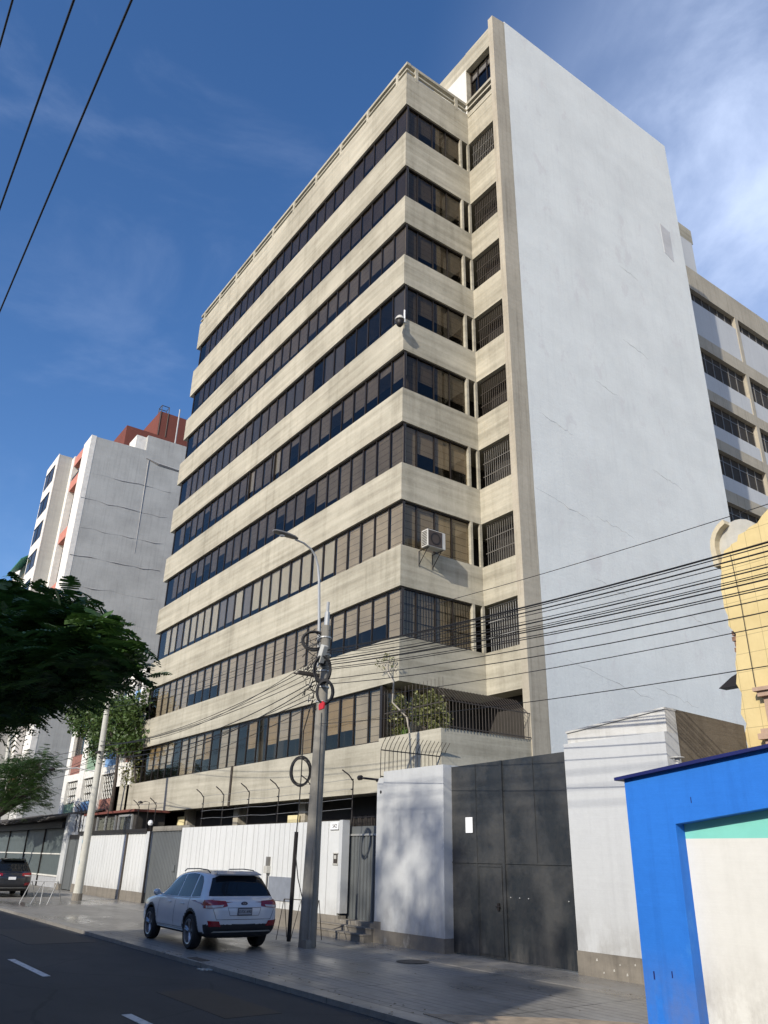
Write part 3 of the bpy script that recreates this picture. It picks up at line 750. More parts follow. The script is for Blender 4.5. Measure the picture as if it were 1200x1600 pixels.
# grey door and white pillar further left
d = empty('metal_door', (-50, 14.1, 0), 'plain grey steel door between the far white fence and the tall white pillar', 'door')
part('leaf', B(-51.6, -48.75, 14.2, 14.26, .05, 2.7), M['gate_grey'], d)
part('transom', B(-51.6, -48.75, 14.18, 14.3, 2.7, 2.95), M['frame_dark'], d)
part('frame', MB().box(-51.7, -51.6, 14.15, 14.3, 0, 2.95).box(-50.2, -50.14, 14.17, 14.3, .05, 2.7), M['gate_grey'], d)
d = empty('entrance_wall', (-51.5, 14.2, 0), 'white pillar with a low white wall head over the grey door, next to the dark shop front', 'wall')
part('pillar', B(-52.6, -51.7, 14.05, 14.6, .32, 4.1), M['white_paint'], d)
part('pillar_base', B(-52.62, -51.68, 14.02, 14.6, 0, .32), M['plinth'], d)
part('wall_head', B(-51.7, -48.9, 14.3, 14.5, 2.95, 4.0), M['white_paint'], d)
for x in (-51.2, -50.5, -49.8, -49.1): wire_post(x, 14.28, 3.1, 4.5, d, lean=-.2)

# narrow door with steps, recessed
d = empty('narrow_gate', (-20.3, 13.95, 0), 'narrow ribbed dark grey street door recessed at the top of three worn steps', 'gate')
part('sheet', ribbed_sheet(-21.1, -19.2, 13.93, .42, 2.62, .17, .045), M['gate_grey'], d)
part('lintel', MB().box(-21.1, -19.2, 13.9, 14.05, 2.62, 2.67), M['galv'], d)
part('transom_panel', B(-21.1, -19.2, 13.95, 14.03, 2.67, 2.88), M['gate_grey'], d)
mb = MB(); x = -21.1
while x < -19.2: mb.box(x, x + .02, 13.97, 13.99, 2.88, 3.14); x += .085
mb.box(-21.1, -19.2, 13.96, 14.0, 3.12, 3.15)
part('top_bars', mb, M['black_metal'], d)
mb = MB().box(-21.9, -18.99, 13.1, 13.34, 0, .15); mb.box(-21.9, -18.99, 13.34, 13.54, 0, .29); mb.box(-21.0, -19.0, 13.54, 15.2, 0, .42)
mb.box(-21.92, -18.985, 13.08, 13.36, .15, .18); mb.box(-21.92, -18.985, 13.32, 13.54, .29, .32)
thing('steps', mb, M['plinth'], 'three shallow worn cement steps in front of the narrow ribbed door', 'steps')
# tall white block beside the big gate
wl = empty('white_gate_wall', (-17.3, 13.4, 0), 'tall white painted wall block between the narrow door and the big black gate, streaked with tree shade', 'wall')
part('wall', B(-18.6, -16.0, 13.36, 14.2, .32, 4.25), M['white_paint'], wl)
part('low_wall', MB().prism([(-18.98, .5), (-18.6, .5), (-18.6, 4.1), (-18.9, 4.1), (-18.98, 3.95)], 'y', 13.42, 14.5), M['white_paint'], wl)
part('plinth', MB().box(-18.6, -15.98, 13.33, 14.2, 0, .32).box(-18.98, -18.6, 13.4, 14.4, 0, .5), M['plinth'], wl)
part('side_return', B(-19.6, -18.98, 14.45, 14.7, 0, 4.0), M['white_paint'], wl)
part('vent_hole', MB().lathe([(.001, 0), (.045, 0)], (-18.8, 13.415, 3.72), n=12), M['black_metal'], wl)
dv = empty('divider_wall', (-19.3, 15, 0), 'side wall behind the white block topped by rusty spiked bars', 'wall')
part('wall', B(-19.55, -19.25, 14.7, 16.0, 0, 4.05), M['concrete'], dv)
part('spiked_railing', spiked(-19.3, 13.75, 16.2, 4.1, 5.2, .3, 'd', .15), M['rust_metal'], dv)
part('spike_fringe', MB().box(-19.45, -19.2, 13.7, 16.1, 4.05, 4.1), M['rust_metal'], dv)
tag(thing('wall_spotlight', MB().tube([(-18.95, 13.7, 4.05), (-19.7, 13.4, 4.15)], .03).lathe([(.001, -.07), (.07, -.06), (.07, .06), (.001, .07)], (-19.8, 13.38, 4.16), axis='x', n=10), M['black_metal'], 'thin black spotlight arm reaching left from the top of the tall white block', 'lamp'))
# big black double gate
g = empty('black_double_gate', (-14.1, 13.6, 0), 'huge black steel double gate with faint patches and a white paper on the left leaf', 'gate')
def leafq(x0, x1, zt0, zt1):
    return MB().prism([(x0, .04), (x1, .04), (x1, zt1), (x0, zt0)], 'y', 13.62, 13.68)
part('leaf', leafq(-15.98, -14.18, 4.2, 4.22), M['gate_steel'], g)
part('leaf', leafq(-14.14, -12.16, 4.22, 4.25), M['gate_steel'], g)
part('seam', MB().box(-14.2, -14.12, 13.58, 13.615, .04, 4.22).box(-15.1, -15.07, 13.605, 13.618, .04, 4.2).box(-13.15, -13.12, 13.605, 13.618, 1.95, 4.2).box(-15.98, -12.16, 13.6, 13.616, 1.96, 1.985), M['gate_steel'], g)
W = part('wicket_door', B(-15.04, -14.24, 13.604, 13.617, .1, 1.92), M['gate_steel'], g)
part('edge', MB().box(-15.04, -14.24, 13.59, 13.604, 1.89, 1.92).box(-15.04, -15.015, 13.59, 13.604, .1, 1.89).box(-14.265, -14.24, 13.59, 13.604, .1, 1.89), M['gate_steel'], W)
part('handle', MB().box(-14.4, -14.34, 13.56, 13.6, 1.0, 1.15).tube([(-14.45, 13.56, 1.08), (-14.3, 13.56, 1.08)], .012), M['black_metal'], W)
for x in (-14.0, -13.72, -13.45, -12.3): part('rivet', MB().lathe([(.001, -.02), (.013, -.015), (.015, 0)], (x, 13.615, 1.28), n=8), M['galv'], g)
thing('paper_notice', B(-15.45, -15.2, 13.595, 13.6, 2.63, 2.98), M['paper'], 'blank white sheet of paper taped on the left leaf of the big black gate', 'notice')
# old wall to the right of the gate
ow = empty('old_boundary_wall', (-10.7, 13.6, 0), 'pale grey painted wall right of the black gate with a bright upper ledge and a brown rough side', 'wall')
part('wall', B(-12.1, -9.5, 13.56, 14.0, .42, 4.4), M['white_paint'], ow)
part('plinth', B(-12.1, -9.48, 13.52, 14.0, 0, .42), M['plinth'], ow)
mb = MB().prism([(-12.06, 4.4), (-9.5, 4.4), (-9.5, 4.86), (-12.06, 4.66)], 'y', 13.66, 14.0)
mb.prism([(-12.08, 4.63), (-9.49, 4.84), (-9.49, 4.88), (-12.08, 4.67)], 'y', 13.63, 14.02)
part('upper_ledge', mb, weathered('flaking_white_paint', (.66, .66, .63, 1), (.44, .43, .39, 1), blotch=.6, layers=.4, streak=.4), ow)
part('side_wall', MB().prism([(14.0, 0), (16.46, 0), (16.46, 4.82), (14.0, 4.88)], 'x', -9.8, -9.51), M['brown_wall'], ow)
part('pipe', MB().tube([(-10.15, 13.5, 2.85), (-9.6, 13.5, 2.85)], .045), M['ac_white'], ow)
mb = MB()
for (x, z, s) in ((-11.6, .3, .02), (-11.2, .16, .018), (-11.05, .27, .012), (-10.9, .12, .02), (-10.7, .3, .016), (-10.3, .2, .012), (-11.45, .1, .014)):
    mb.prism([(x - s, z - s), (x + s, z - s * .7), (x + s * .6, z + s * 1.5), (x - s * .5, z + s)], 'y', 13.512, 13.52)
part('paint_chips', mb, M['ac_white'], ow)
thing('roof_vent', MB().lathe([(.001, .14), (.13, .12), (.13, .10), (.05, .09), (.05, -.6)], (-8.9, 13.0, 3.70), axis='z', n=14), M['ac_white'], 'small mushroom vent pipe peeping over the blue building roof', 'vent')

# ================================================================ bright blue building (right edge)
bb = empty('blue_building', (-5.7, 11.6, 0), 'low bright blue building with a white and teal recessed panel at the right edge', 'building')
XB0, XB1 = -8.12, 1.2
zt = lambda x: 3.2 + (x - XB0) * .105
zo = lambda x: 2.55 + (x - XB0 - .82) * .12
mb = MB()
mb.prism([(XB0, 0), (-7.3, 0), (-7.3, zt(-7.3)), (XB0, zt(XB0))], 'y', 10.42, 13.3)
mb.prism([(-7.3, zo(-7.3)), (.4, zo(.4)), (.4, zt(.4)), (-7.3, zt(-7.3))], 'y', 10.42, 13.3)
mb.prism([(.4, 0), (XB1, 0), (XB1, zt(XB1)), (.4, zt(.4))], 'y', 10.42, 13.3)
part('wall', mb, M['blue_paint'], bb)
part('recessed_panel', B(-7.3, .4, 10.62, 10.8, 0, 2.36), M['cream'], bb)
part('teal_panel', MB().prism([(-7.3, 2.36), (.4, 2.36), (.4, zo(.4)), (-7.3, zo(-7.3))], 'y', 10.621, 10.8), M['teal'], bb)
mb = MB().prism([(XB0 - .12, zt(XB0 - .12)), (XB1 + .1, zt(XB1 + .1)), (XB1 + .1, zt(XB1 + .1) + .045), (XB0 - .12, zt(XB0 - .12) + .045)], 'y', 10.33, 13.35)
part('roof_edge', mb, M['navy'], bb)
part('paint_marks', MB().box(-7.95, -7.93, 10.415, 10.42, .55, .65).box(-7.65, -7.635, 10.415, 10.42, .6, .68).box(-7.0, -6.99, 10.415, 10.42, 2.82, 2.9), M['navy'], bb)

# ================================================================ yellow building
yb = empty('yellow_building', (-7.5, 16.5, 0), 'old yellow house front with scored render, pink pilaster and a broken round-topped parapet', 'house')
mb = MB()
rr = random.Random(9)
edge = [(-9.5, 0)]
z = 4.2
while z < 8.5:
    edge.append((-9.5 + rr.uniform(-.06, .05) + (.12 if 6.3 < z < 7 else 0), z)); z += .22
top = [(-9.46, 8.52), (-9.3, 8.85), (-9.15, 8.9), (-9.1, 8.95), (-8.95, 8.98), (-8.9, 9.12), (-8.72, 9.15), (-8.6, 9.22), (-8.4, 9.26), (-8.25, 9.4), (-8.0, 9.56), (-7.5, 9.75), (-6.5, 9.95), (-5, 9.95), (-3, 9.5), (-3, 0)]
mb.prism(edge + top, 'y', 16.5, 17.4)
part('wall', mb, M['yellow'], yb)
arc = [(-9.52 + .0, 8.5)] + [(-8.98 - .56 * math.cos(math.pi * i / 12), 8.98 + .58 * math.sin(math.pi * i / 12)) for i in range(13)] + [(-8.42, 8.5)]
part('round_parapet', MB().prism(arc, 'y', 16.62, 17.3), weathered('bare_cement', (.46, .45, .40, 1), (.30, .29, .25, 1), blotch=.7), yb)
arc2 = [(-9.58, 8.5), (-9.44, 8.5)] + [(-8.98 - .5 * math.cos(math.pi * i / 10), 8.98 + .52 * math.sin(math.pi * i / 10)) for i in range(0, 5)] + [(-8.98 - .62 * math.cos(math.pi * i / 10), 8.98 + .64 * math.sin(math.pi * i / 10)) for i in range(4, -1, -1)]
part('parapet_moulding', MB().prism(arc2, 'y', 16.42, 17.35), weathered('yellowed_moulding', (.55, .48, .33, 1), (.40, .36, .27, 1)), yb)
pk = weathered('dusty_pink_stone', (.46, .33, .24, 1), (.33, .23, .17, 1), blotch=.5)
mb = MB().box(-9.0, -8.0, 16.3, 16.5, 5.35, 5.46).box(-9.06, -8.0, 16.24, 16.5, 5.46, 5.54).box(-8.93, -8.05, 16.4, 16.5, 4.7, 5.35).box(-9.05, -8.0, 16.28, 16.5, 4.58, 4.68).box(-9.1, -8.0, 16.22, 16.5, 4.46, 4.58).box(-9.0, -8.0, 16.3, 16.5, 4.3, 4.46)
part('pilaster', mb, pk, yb)
part('pilaster_panel', B(-8.82, -8.2, 16.385, 16.4, 4.85, 5.22), plain('rose_panel', (.50, .27, .20, 1), .85), yb)
mb = MB(); z = 6.2
for i in range(9):
    mb.box(-9.5 + rr.uniform(-.04, .03), -9.3, 16.6, 17.2, z, z + .1); z += .13
part('exposed_bricks', mb, plain('exposed_brick', (.22, .13, .09, 1), .95, var=.4, scale=8), yb)
part('bracket', MB().prism([(-10.05, 5.72), (-9.5, 5.72), (-9.5, 6.0), (-9.7, 5.93)], 'y', 16.6, 16.9), M['black_metal'], yb)
part('drain_wire', MB().tube([(-9.15, 16.46, 8.7), (-9.1, 16.46, 7.5), (-9.1, 16.46, 5.6)], .008, n=4), M['cable'], yb)
# ================================================================ buildings to the left
gb = empty('grey_apartment_block', (-80, 20, 0), 'tall bare grey side-walled apartment block with white strips and salmon balconies on the left', 'apartment block')
part('side_wall', MB().prism([(16.0, 0), (26.5, 0), (26.5, 43.7), (21.75, 43.65), (21.75, 41.8), (16.0, 41.6)], 'x', -76.0, -75.42), M['grey_wall'], gb)
part('front_strip', B(-78.1, -75.40, 15.98, 16.5, 0, 41.7), M['white_strip'], gb)
part('rear_block', MB().box(-96, -76.0, 17.6, 26, 0, 41.2), M['grey_wall'], gb)
part('front_strip', B(-83.8, -81.4, 15.96, 16.6, 0, 41.7), M['white_strip'], gb)
part('recess_side', B(-78.3, -78.1, 16.4, 18, 0, 41.4), M['grey_wall'], gb)
for z in (7.5, 13.6, 19.8, 25.8, 31.9, 38.0, 41.0):
    h = 1.25 if z < 40 else .8
    Bc = part('balcony', B(-81.38, -78.12, 16.05, 17.6, z - .6 if z < 40 else 40.4, (z + .55) if z < 40 else 41.5), M['pink'], gb)
    if z < 40: part('balcony_door', B(-80.8, -78.9, 17.56, 17.6, z + .6, z + 2.6), M['glass_dark'], Bc)
mb = MB()
for i in range(6): mb.lathe([(.16, .35), (.18, 0), (.001, 0)], (-81 + i * .45, 16.2, 38.56), axis='z', n=8)
part('flower_pots', mb, M['black_metal'], gb)
mb = MB(); rq = random.Random(4)
for z in (37.5, 34.5, 31.45, 28.5, 25.45, 22.4, 19.3, 16.2, 13, 10, 7):
    p = [(-75.412, 16.1 + i * .9, z + .02 * i + rq.uniform(-.10, .10)) for i in range(11)]
    mb.tube(p, [max(.004, rq.uniform(-.02, .06)) for _ in p], n=5)
mb.tube([(-75.41, 21.9, 40.9), (-75.41, 23.3, 40.6), (-75.41, 26.4, 40.5)], [.06, .16, .12], n=5)
mb.tube([(-75.41, 22.2, 40.7), (-75.41, 22.3, 30)], [.07, .02], n=5)
part('floor_joints', mb, weathered('rough_mortar', (.40, .40, .395, 1), (.30, .295, .285, 1), blotch=.6), gb)
part('red_roof_room', MB().box(-86, -80, 20.5, 34, 41.2, 46.6).box(-86, -80.02, 24, 34, 46.6, 49.8), M['red_brown'], gb)
part('white_roof_step', MB().box(-78, -75.6, 20.6, 21.75, 41.7, 43.4), M['white_strip'], gb)
part('roof_pole', MB().tube([(-77, 25.3, 42), (-77, 25.3, 49)], .08, n=6), M['galv'], gb)
mb = MB()
for (x, y) in ((-80, 24.1), (-80, 25.0), (-81, 24.1), (-81, 25.0)): mb.tube([(x, y, 46.6), (x, y, 50.6)], .05, n=4)
mb.tube([(-80, 24.1, 50.6), (-80, 25.0, 50.6), (-81, 25.0, 50.6), (-81, 24.1, 50.6), (-80, 24.1, 50.6)], .05, n=4)
part('roof_ladder', mb, M['rust_metal'], gb)
# projecting bay block
lb = empty('bay_window_block', (-86, 15.5, 0), 'pale block with stacked bay windows standing in front at the far left', 'apartment block')
part('wall', B(-87.5, -82.45, 14.6, 16.0, 0, 41.9), weathered('bay_cement', (.42, .42, .39, 1), (.31, .31, .29, 1)), lb)
part('front_face', B(-87.52, -82.43, 14.52, 14.6, 0, 41.95), M['white_strip'], lb)
for i in range(11):
    z1 = 40.9 - i * 3.3
    if z1 < 4: break
    G = part('window', B(-87.2, -83.4, 14.50, 14.515, z1 - 1.9, z1), M['glass_dark'], lb)
    part('curtain', B(-87.2, -83.4, 14.516, 14.519, z1 - 1.9, z1), M['blind_slate'] if i % 3 else M['blind_plain'], G)
    part('frame', MB().box(-87.25, -83.35, 14.47, 14.52, z1, z1 + .08).box(-85.4, -85.3, 14.47, 14.52, z1 - 1.9, z1).box(-83.4, -83.3, 14.47, 14.52, z1 - 1.9, z1), M['frame_dark'], G)
part('back_wing', B(-100, -87.5, 15.4, 24, 0, 33), M['white_strip'], lb)
part('green_awning', MB().prism([(14.0, 31.2), (17, 33.8), (17, 33.9), (14.0, 31.35)], 'x', -96, -88.5), plain('green_sheet', (.02, .16, .11, 1), .6), lb)
# colourful school-like building
cb = empty('painted_building', (-56, 16.5, 0), 'white framed building with coloured tile panels and patterned grilles behind the far fence', 'building')
part('wall', B(-62.3, -47.8, 16.4, 17.2, 0, 12.6), M['interior'], cb)
part('side', B(-62.35, -47.8, 17.2, 28, 0, 12.5), M['white_strip'], cb)
mb = MB()
for x0, x1 in ((-62.35, -61.45), (-58.7, -57.5), (-54.7, -53.5), (-50.8, -49.5), (-48.2, -47.8)): mb.box(x0, x1, 16.0, 16.5, 0, 12.6)
for z0, z1 in ((6.6, 7.05), (9.85, 10.35), (12.3, 12.7), (3.4, 4.2)): mb.box(-62.3, -47.8, 16.03, 16.5, z0, z1)
part('white_frame', mb, M['white_strip'], cb)
pc = {'brick': plain('brick_tile_panel', (.26, .12, .09, 1), .8, var=.3, scale=6), 'green': plain('green_tile_panel', (.20, .30, .20, 1), .7, var=.2, scale=6), 'blue': plain('blue_tile_panel', (.16, .30, .52, 1), .7, var=.25, scale=6), 'glow': plain('pale_yellow_panel', (.45, .48, .25, 1), .7)}
bays = ((-61.45, -58.7), (-57.5, -54.7), (-53.5, -50.8), (-49.5, -48.2))
for row, cols in (((7.05, 8.4), ('brick', 'green', 'blue', 'brick')), ((10.35, 11.4), ('blue', 'brick', 'green', 'blue')), ((4.2, 5.1), ('green', 'blue', 'brick', 'blue'))):
    for (a, b), c in zip(bays, cols): part('tile_panel', B(a, b, 16.12, 16.4, row[0], row[1]), pc[c], cb)
for (a, b) in bays:
    for z0, z1, kind in ((5.1, 6.6, 1), (8.4, 9.85, 0), (11.4, 12.3, 0)):
        G = part('window', B(a, b, 16.32, 16.33, z0, z1), M['glass_dark'], cb)
        mb = MB()
        if kind:
            nx = max(2, int((b - a) / .45))
            for i in range(nx):
                for j in range(3):
                    cx, cz = a + (b - a) * (i + .5) / nx, z0 + (z1 - z0) * (j + .5) / 3
                    if a > -54:
                        mb.tube([(cx - .2, 16.2, cz - .22), (cx + .2, 16.2, cz + .22)], .025, n=4); mb.tube([(cx - .2, 16.2, cz + .22), (cx + .2, 16.2, cz - .22)], .025, n=4)
                    else:
                        mb.tube([(cx + .16 * math.cos(t), 16.2, cz + .19 * math.sin(t)) for t in [k * math.pi / 4 for k in range(9)]], .035, n=4)
        else:
            for i in range(4): mb.box(a + (b - a) * i / 4, a + (b - a) * i / 4 + .05, 16.2, 16.25, z0, z1)
        part('grille', mb, M['cream'] if kind else M['frame_grey'], G)
# market shed with corrugated roof
sh = empty('market_shed', (-62, 14.3, 0), 'low dark shop front with a sagging corrugated roof beyond the white pillar', 'shop')
mb = MB(); rq = random.Random(8); n = 60
for i in range(n):
    x0, x1 = -80 + i * 28 / n, -80 + (i + 1) * 28 / n + .02
    s = .06 * math.sin(i * .9) + rq.uniform(-.03, .03); s2 = .06 if i % 2 else 0
    z = 4.35 - (-52 - x0) * .0 + s
    mb.add([(x0, 12.9, z - .55 + s2), (x1, 12.9, z - .55 + s2), (x1, 16.6, z + .15 + s2), (x0, 16.6, z + .15 + s2), (x0, 12.9, z - .60 + s2), (x1, 12.9, z - .60 + s2), (x1, 16.6, z + .1 + s2), (x0, 16.6, z + .1 + s2)],
           [(0, 1, 2, 3), (7, 6, 5, 4), (0, 4, 5, 1), (2, 6, 7, 3), (1, 5, 6, 2), (0, 3, 7, 4)])
part('roof', mb, weathered('old_corrugated_roof', (.17, .16, .15, 1), (.07, .065, .06, 1)), sh)
part('wall', MB().box(-80, -52.7, 14.5, 16.4, 0, 4.0), M['interior'], sh)
part('fascia', B(-80, -52.7, 13.9, 14.0, 3.35, 3.7), M['black_metal'], sh)
for x0, x1 in ((-57.8, -52.8), (-62.6, -58.1), (-68, -63), (-74, -68.5)):
    P = part('shop_panel', B(x0, x1, 14.3, 14.36, .72, 3.35), plain('slate_green_panel', (.085, .105, .105, 1), .5), sh)
    part('rail', MB().box(x0, x1, 14.26, 14.3, 1.86, 1.93).box(x0, x1, 14.24, 14.3, .63, .72), M['cream'], P)
    part('dado', B(x0, x1, 14.3, 14.4, .02, .63), plain('grey_dado', (.34, .35, .36, 1), .8), P)
    part('post', B(x0 - .12, x0, 14.22, 14.4, 0, 3.4), M['black_metal'], P)

# ================================================================ opposite side of the street (behind the viewer; gives the street its shade)
ob = empty('opposite_building', (-13.5, -12, 0), 'plain building across the street from the beige tower', 'building')
part('wall', B(-16.4, -10.5, -20, -8, -.1, 12.0), M['grey_wall'], ob)
ob = empty('opposite_building', (-40, -12, 0), 'long low building across the street further left', 'building')
part('wall', B(-110, -16.4, -20, -8, -.1, 8.7), M['white_paint'], ob)
ob = empty('opposite_building', (-6.7, -12, 0), 'tall pale building across the street nearly opposite the black gate', 'building')
part('wall', B(-10.5, -3, -20, -8, -.1, 11.3), M['cream'], ob)
ob = empty('opposite_building', (10, -12, 0), 'low building across the street behind the viewer', 'building')
part('wall', B(-3, 30, -20, -8, -.1, 9.0), M['white_paint'], ob)
# ================================================================ poles, lamp and cables
up = empty('utility_pole', (-18.66, 11.2, 0), 'thick grey concrete utility pole standing on the pavement right of the white car', 'utility pole')
part('shaft', MB().tube([(-18.66, 11.2, 0), (-18.62, 11.2, 2.5), (-18.58, 11.2, 5), (-18.54, 11.2, 7.6), (-18.53, 11.2, 8.05)], [.22, .19, .162, .138, .13], n=20), M['pole'], up, smooth=True)
part('top_tube', MB().tube([(-18.53, 11.2, 8.0), (-18.52, 11.2, 8.45)], .075, n=10).tube([(-18.52, 11.2, 8.4), (-18.5, 11.2, 8.75)], .045, n=8), M['galv'], up)
part('cross_arm', MB().box(-18.62, -18.52, 10.4, 11.2, 6.58, 6.66).tube([(-18.75, 11.1, 6.62), (-19.7, 10.9, 6.85)], .03, n=6), M['rust_metal'], up)
for z in (5.9, 6.3, 6.75, 7.2, 7.7):
    part('steel_band', MB().lathe([(.165, -.02), (.18, -.02), (.18, .02), (.165, .02)], (-18.56, 11.2, z), axis='z', n=16), M['galv'], up)
rq = random.Random(12); mb = MB()
for i in range(26):
    z = rq.uniform(5.7, 7.7); s = rq.choice((-1, 1)); a = Vector((-18.58, 11.0, z)); pth = [a]
    for j in range(5): a = a + Vector((rq.uniform(-.16, .06), rq.uniform(-.12, .06), rq.uniform(-.2, .16))); pth.append(a)
    mb.tube(pth, .012, n=4)
part('loose_wires', mb, M['cable'], up)
part('insulator', MB().lathe([(.01, .05), (.05, .03), (.04, 0), (.06, -.03), (.01, -.05)], (-18.9, 11.0, 6.4), axis='z', n=10).lathe([(.01, .05), (.05, .03), (.04, 0), (.06, -.03), (.01, -.05)], (-18.9, 11.0, 6.0), axis='z', n=10), M['ac_white'], up)
part('conduit', MB().tube([(-18.42, 11.1, 0), (-18.42, 11.12, 2.2)], .035, n=8).tube([(-18.42, 11.12, 2.2), (-18.42, 11.1, 5.6)], .012, n=5).box(-18.5, -18.3, 10.95, 11.1, 0, .18), M['pole'], up)
bx = empty('junction_box', (-18.25, 11.0, 7.2), 'small pale cable box tilted on the upper part of the grey utility pole', 'junction box')
part('housing', MB().prism([(-18.42, 6.95), (-18.24, 6.88), (-18.02, 7.32), (-18.2, 7.4)], 'y', 10.85, 11.0), M['ac_white'], bx, bevel=.015)
part('bracket', B(-18.5, -18.3, 10.98, 11.1, 6.9, 7.0), M['black_metal'], bx)
def coil(c, rx, rz, turns, r, label, tilt=0, seed=1):
    q = random.Random(seed); mb = MB()
    for t in range(turns):
        a = rx * q.uniform(.88, 1.08); b = rz * q.uniform(.88, 1.08); dx, dz, dy = q.uniform(-.02, .02), q.uniform(-.02, .02), q.uniform(-.05, .05)
        p = []
        for k in range(25):
            th = 2 * math.pi * k / 24
            u, v = a * math.cos(th) + dx, b * math.sin(th) + dz
            p.append((c[0] + u * math.cos(tilt) - dy * math.sin(tilt), c[1] + dy + u * math.sin(tilt), c[2] + v))
        mb.tube(p, r, n=5, cap=False)
    return thing('cable_coil', mb, M['cable'], label, 'cable coil', base=c)
coil((-18.75, 10.95, 7.62), .34, .27, 7, .022, 'topmost black cable coil round the head of the thick grey utility pole', R(58), 1)
coil((-18.2, 10.95, 6.72), .22, .36, 7, .02, 'middle black cable coil right of the grey utility pole, below the tilted box', R(58), 2)
coil((-18.05, 10.95, 6.08), .22, .33, 6, .02, 'black cable coil on the grey utility pole with a red tag below it', R(58), 3)
coil((-19.05, 10.95, 4.1), .27, .37, 7, .014, 'big loose coil of thin cable hanging low, left of the grey pole', R(58), 4)
thing('red_tag', MB().prism([(-18.18, 5.6), (-17.95, 5.62), (-17.93, 5.76), (-18.05, 5.83), (-18.2, 5.74)], 'y', 10.88, 10.92), plain('red_ribbon', (.5, .02, .03, 1), .7), 'small red ribbon tied under the lowest upper cable coil', 'ribbon')
gd = empty('cable_guard', (-19.6, 11.25, 0), 'slim black steel cable guard leaning left of the thick grey utility pole', 'cable guard')
part('channel', MB().tube([(-19.58, 11.2, .05), (-19.52, 11.2, 2.62)], .055, n=8), M['black_metal'], gd)
part('cable', MB().tube([(-19.52, 11.2, 2.6), (-19.46, 11.2, 3.4), (-19.45, 11.2, 4.0), (-19.3, 11.1, 5.2), (-18.9, 11.1, 6.0)], .016, n=5).tube([(-19.5, 11.2, 2.1), (-19.3, 11.2, 1.5), (-19.05, 11.2, 1.1)], .014, n=5), M['cable'], gd)

lp = empty('street_lamp', (-19.0, 11.15, 6.9), 'street lamp on a thin curved arm rising from the thick grey utility pole', 'street lamp')
part('arm', MB().tube([(-18.85, 11.2, 6.9), (-18.95, 11.2, 8.2), (-19.05, 11.17, 9.6), (-19.08, 11.12, 10.0), (-19.09, 11.02, 10.3), (-19.1, 10.85, 10.5), (-19.1, 10.6, 10.62), (-19.1, 10.3, 10.66)], [.045, .042, .038, .034, .032, .03, .03, .03], n=8), M['galv'], lp, smooth=True)
hd = MB()
secs = [(10.38, .05, .035), (10.28, .10, .07), (10.05, .14, .085), (9.8, .14, .08), (9.62, .11, .06), (9.55, .05, .03)]
vs = []
for (y, w_, h_) in secs:
    for k in range(12):
        t = 2 * math.pi * k / 12; vs.append((-19.1 + w_ * math.cos(t), y, 10.70 + (10.38 - y) * .06 + h_ * math.sin(t) * (1 if math.sin(t) > 0 else .45)))
fs = [(i * 12 + k, i * 12 + (k + 1) % 12, (i + 1) * 12 + (k + 1) % 12, (i + 1) * 12 + k) for i in range(5) for k in range(12)] + [tuple(range(12))[::-1], tuple(range(60, 72))]
hd.add(vs, fs)
part('lamp_head', hd, M['frame_grey'], lp, smooth=True)
part('lens', MB().lathe([(.001, -.03), (.07, -.02), (.09, .0)], (-19.1, 9.85, 10.67), axis='z', n=12), M['paper'], lp)

p2 = empty('utility_pole', (-40.2, 11.8, 0), 'pale leaning concrete utility pole with torn stickers in front of the far white fence', 'utility pole')
part('shaft', MB().tube([(-40.2, 11.8, 0), (-40.15, 11.8, .8), (-40.12, 11.8, 3), (-40.15, 11.8, 6.5), (-40.35, 11.8, 9.3)], [.21, .19, .175, .145, .12], n=16), M['pole_pale'], p2, smooth=True)
part('dirty_foot', MB().lathe([(.235, 0), (.225, .3), (.2, .31)], (-40.2, 11.8, 0), axis='z', n=16), M['plinth'], p2)
q = random.Random(6); mb = MB()
for i in range(9):
    t = 3.9 + q.uniform(-.5, .6); z = 1.35 + i * .15
    vs = [(-40.13 + .185 * math.cos(t + k * .22), 11.8 + .185 * math.sin(t + k * .22), z + dz) for k in range(4) for dz in (0, .16)]
    mb.add(vs, [(2 * k, 2 * k + 2, 2 * k + 3, 2 * k + 1) for k in range(3)], i % 3)
part('stickers', mb, [plain('sticker_white', (.6, .62, .6, 1), .8), plain('sticker_blue', (.2, .38, .46, 1), .8), plain('sticker_grey', (.2, .2, .2, 1), .8)], p2)
part('cross_arm', MB().box(-40.4, -39.8, 11.6, 11.68, 6.45, 6.52), M['rust_metal'], p2)
part('lamp_arm', MB().tube([(-40.25, 11.7, 5.6), (-40.9, 11.0, 5.75), (-41.7, 10.3, 5.7)], .03, n=6), M['galv'], p2)
part('lamp_head', MB().lathe([(.01, .1), (.12, .06), (.16, 0), (.1, -.08), (.01, -.1)], (-41.9, 10.1, 5.7), axis='z', n=12), M['black_metal'], p2)
p3 = empty('utility_pole', (-61.5, 12.0, 0), 'slender grey pole half hidden by the small street tree at the far left', 'utility pole')
part('shaft', MB().tube([(-61.2, 12, 0), (-62, 12, 4.5), (-64.2, 12, 11.2)], [.2, .17, .11], n=10), M['pole_pale'], p3, smooth=True)

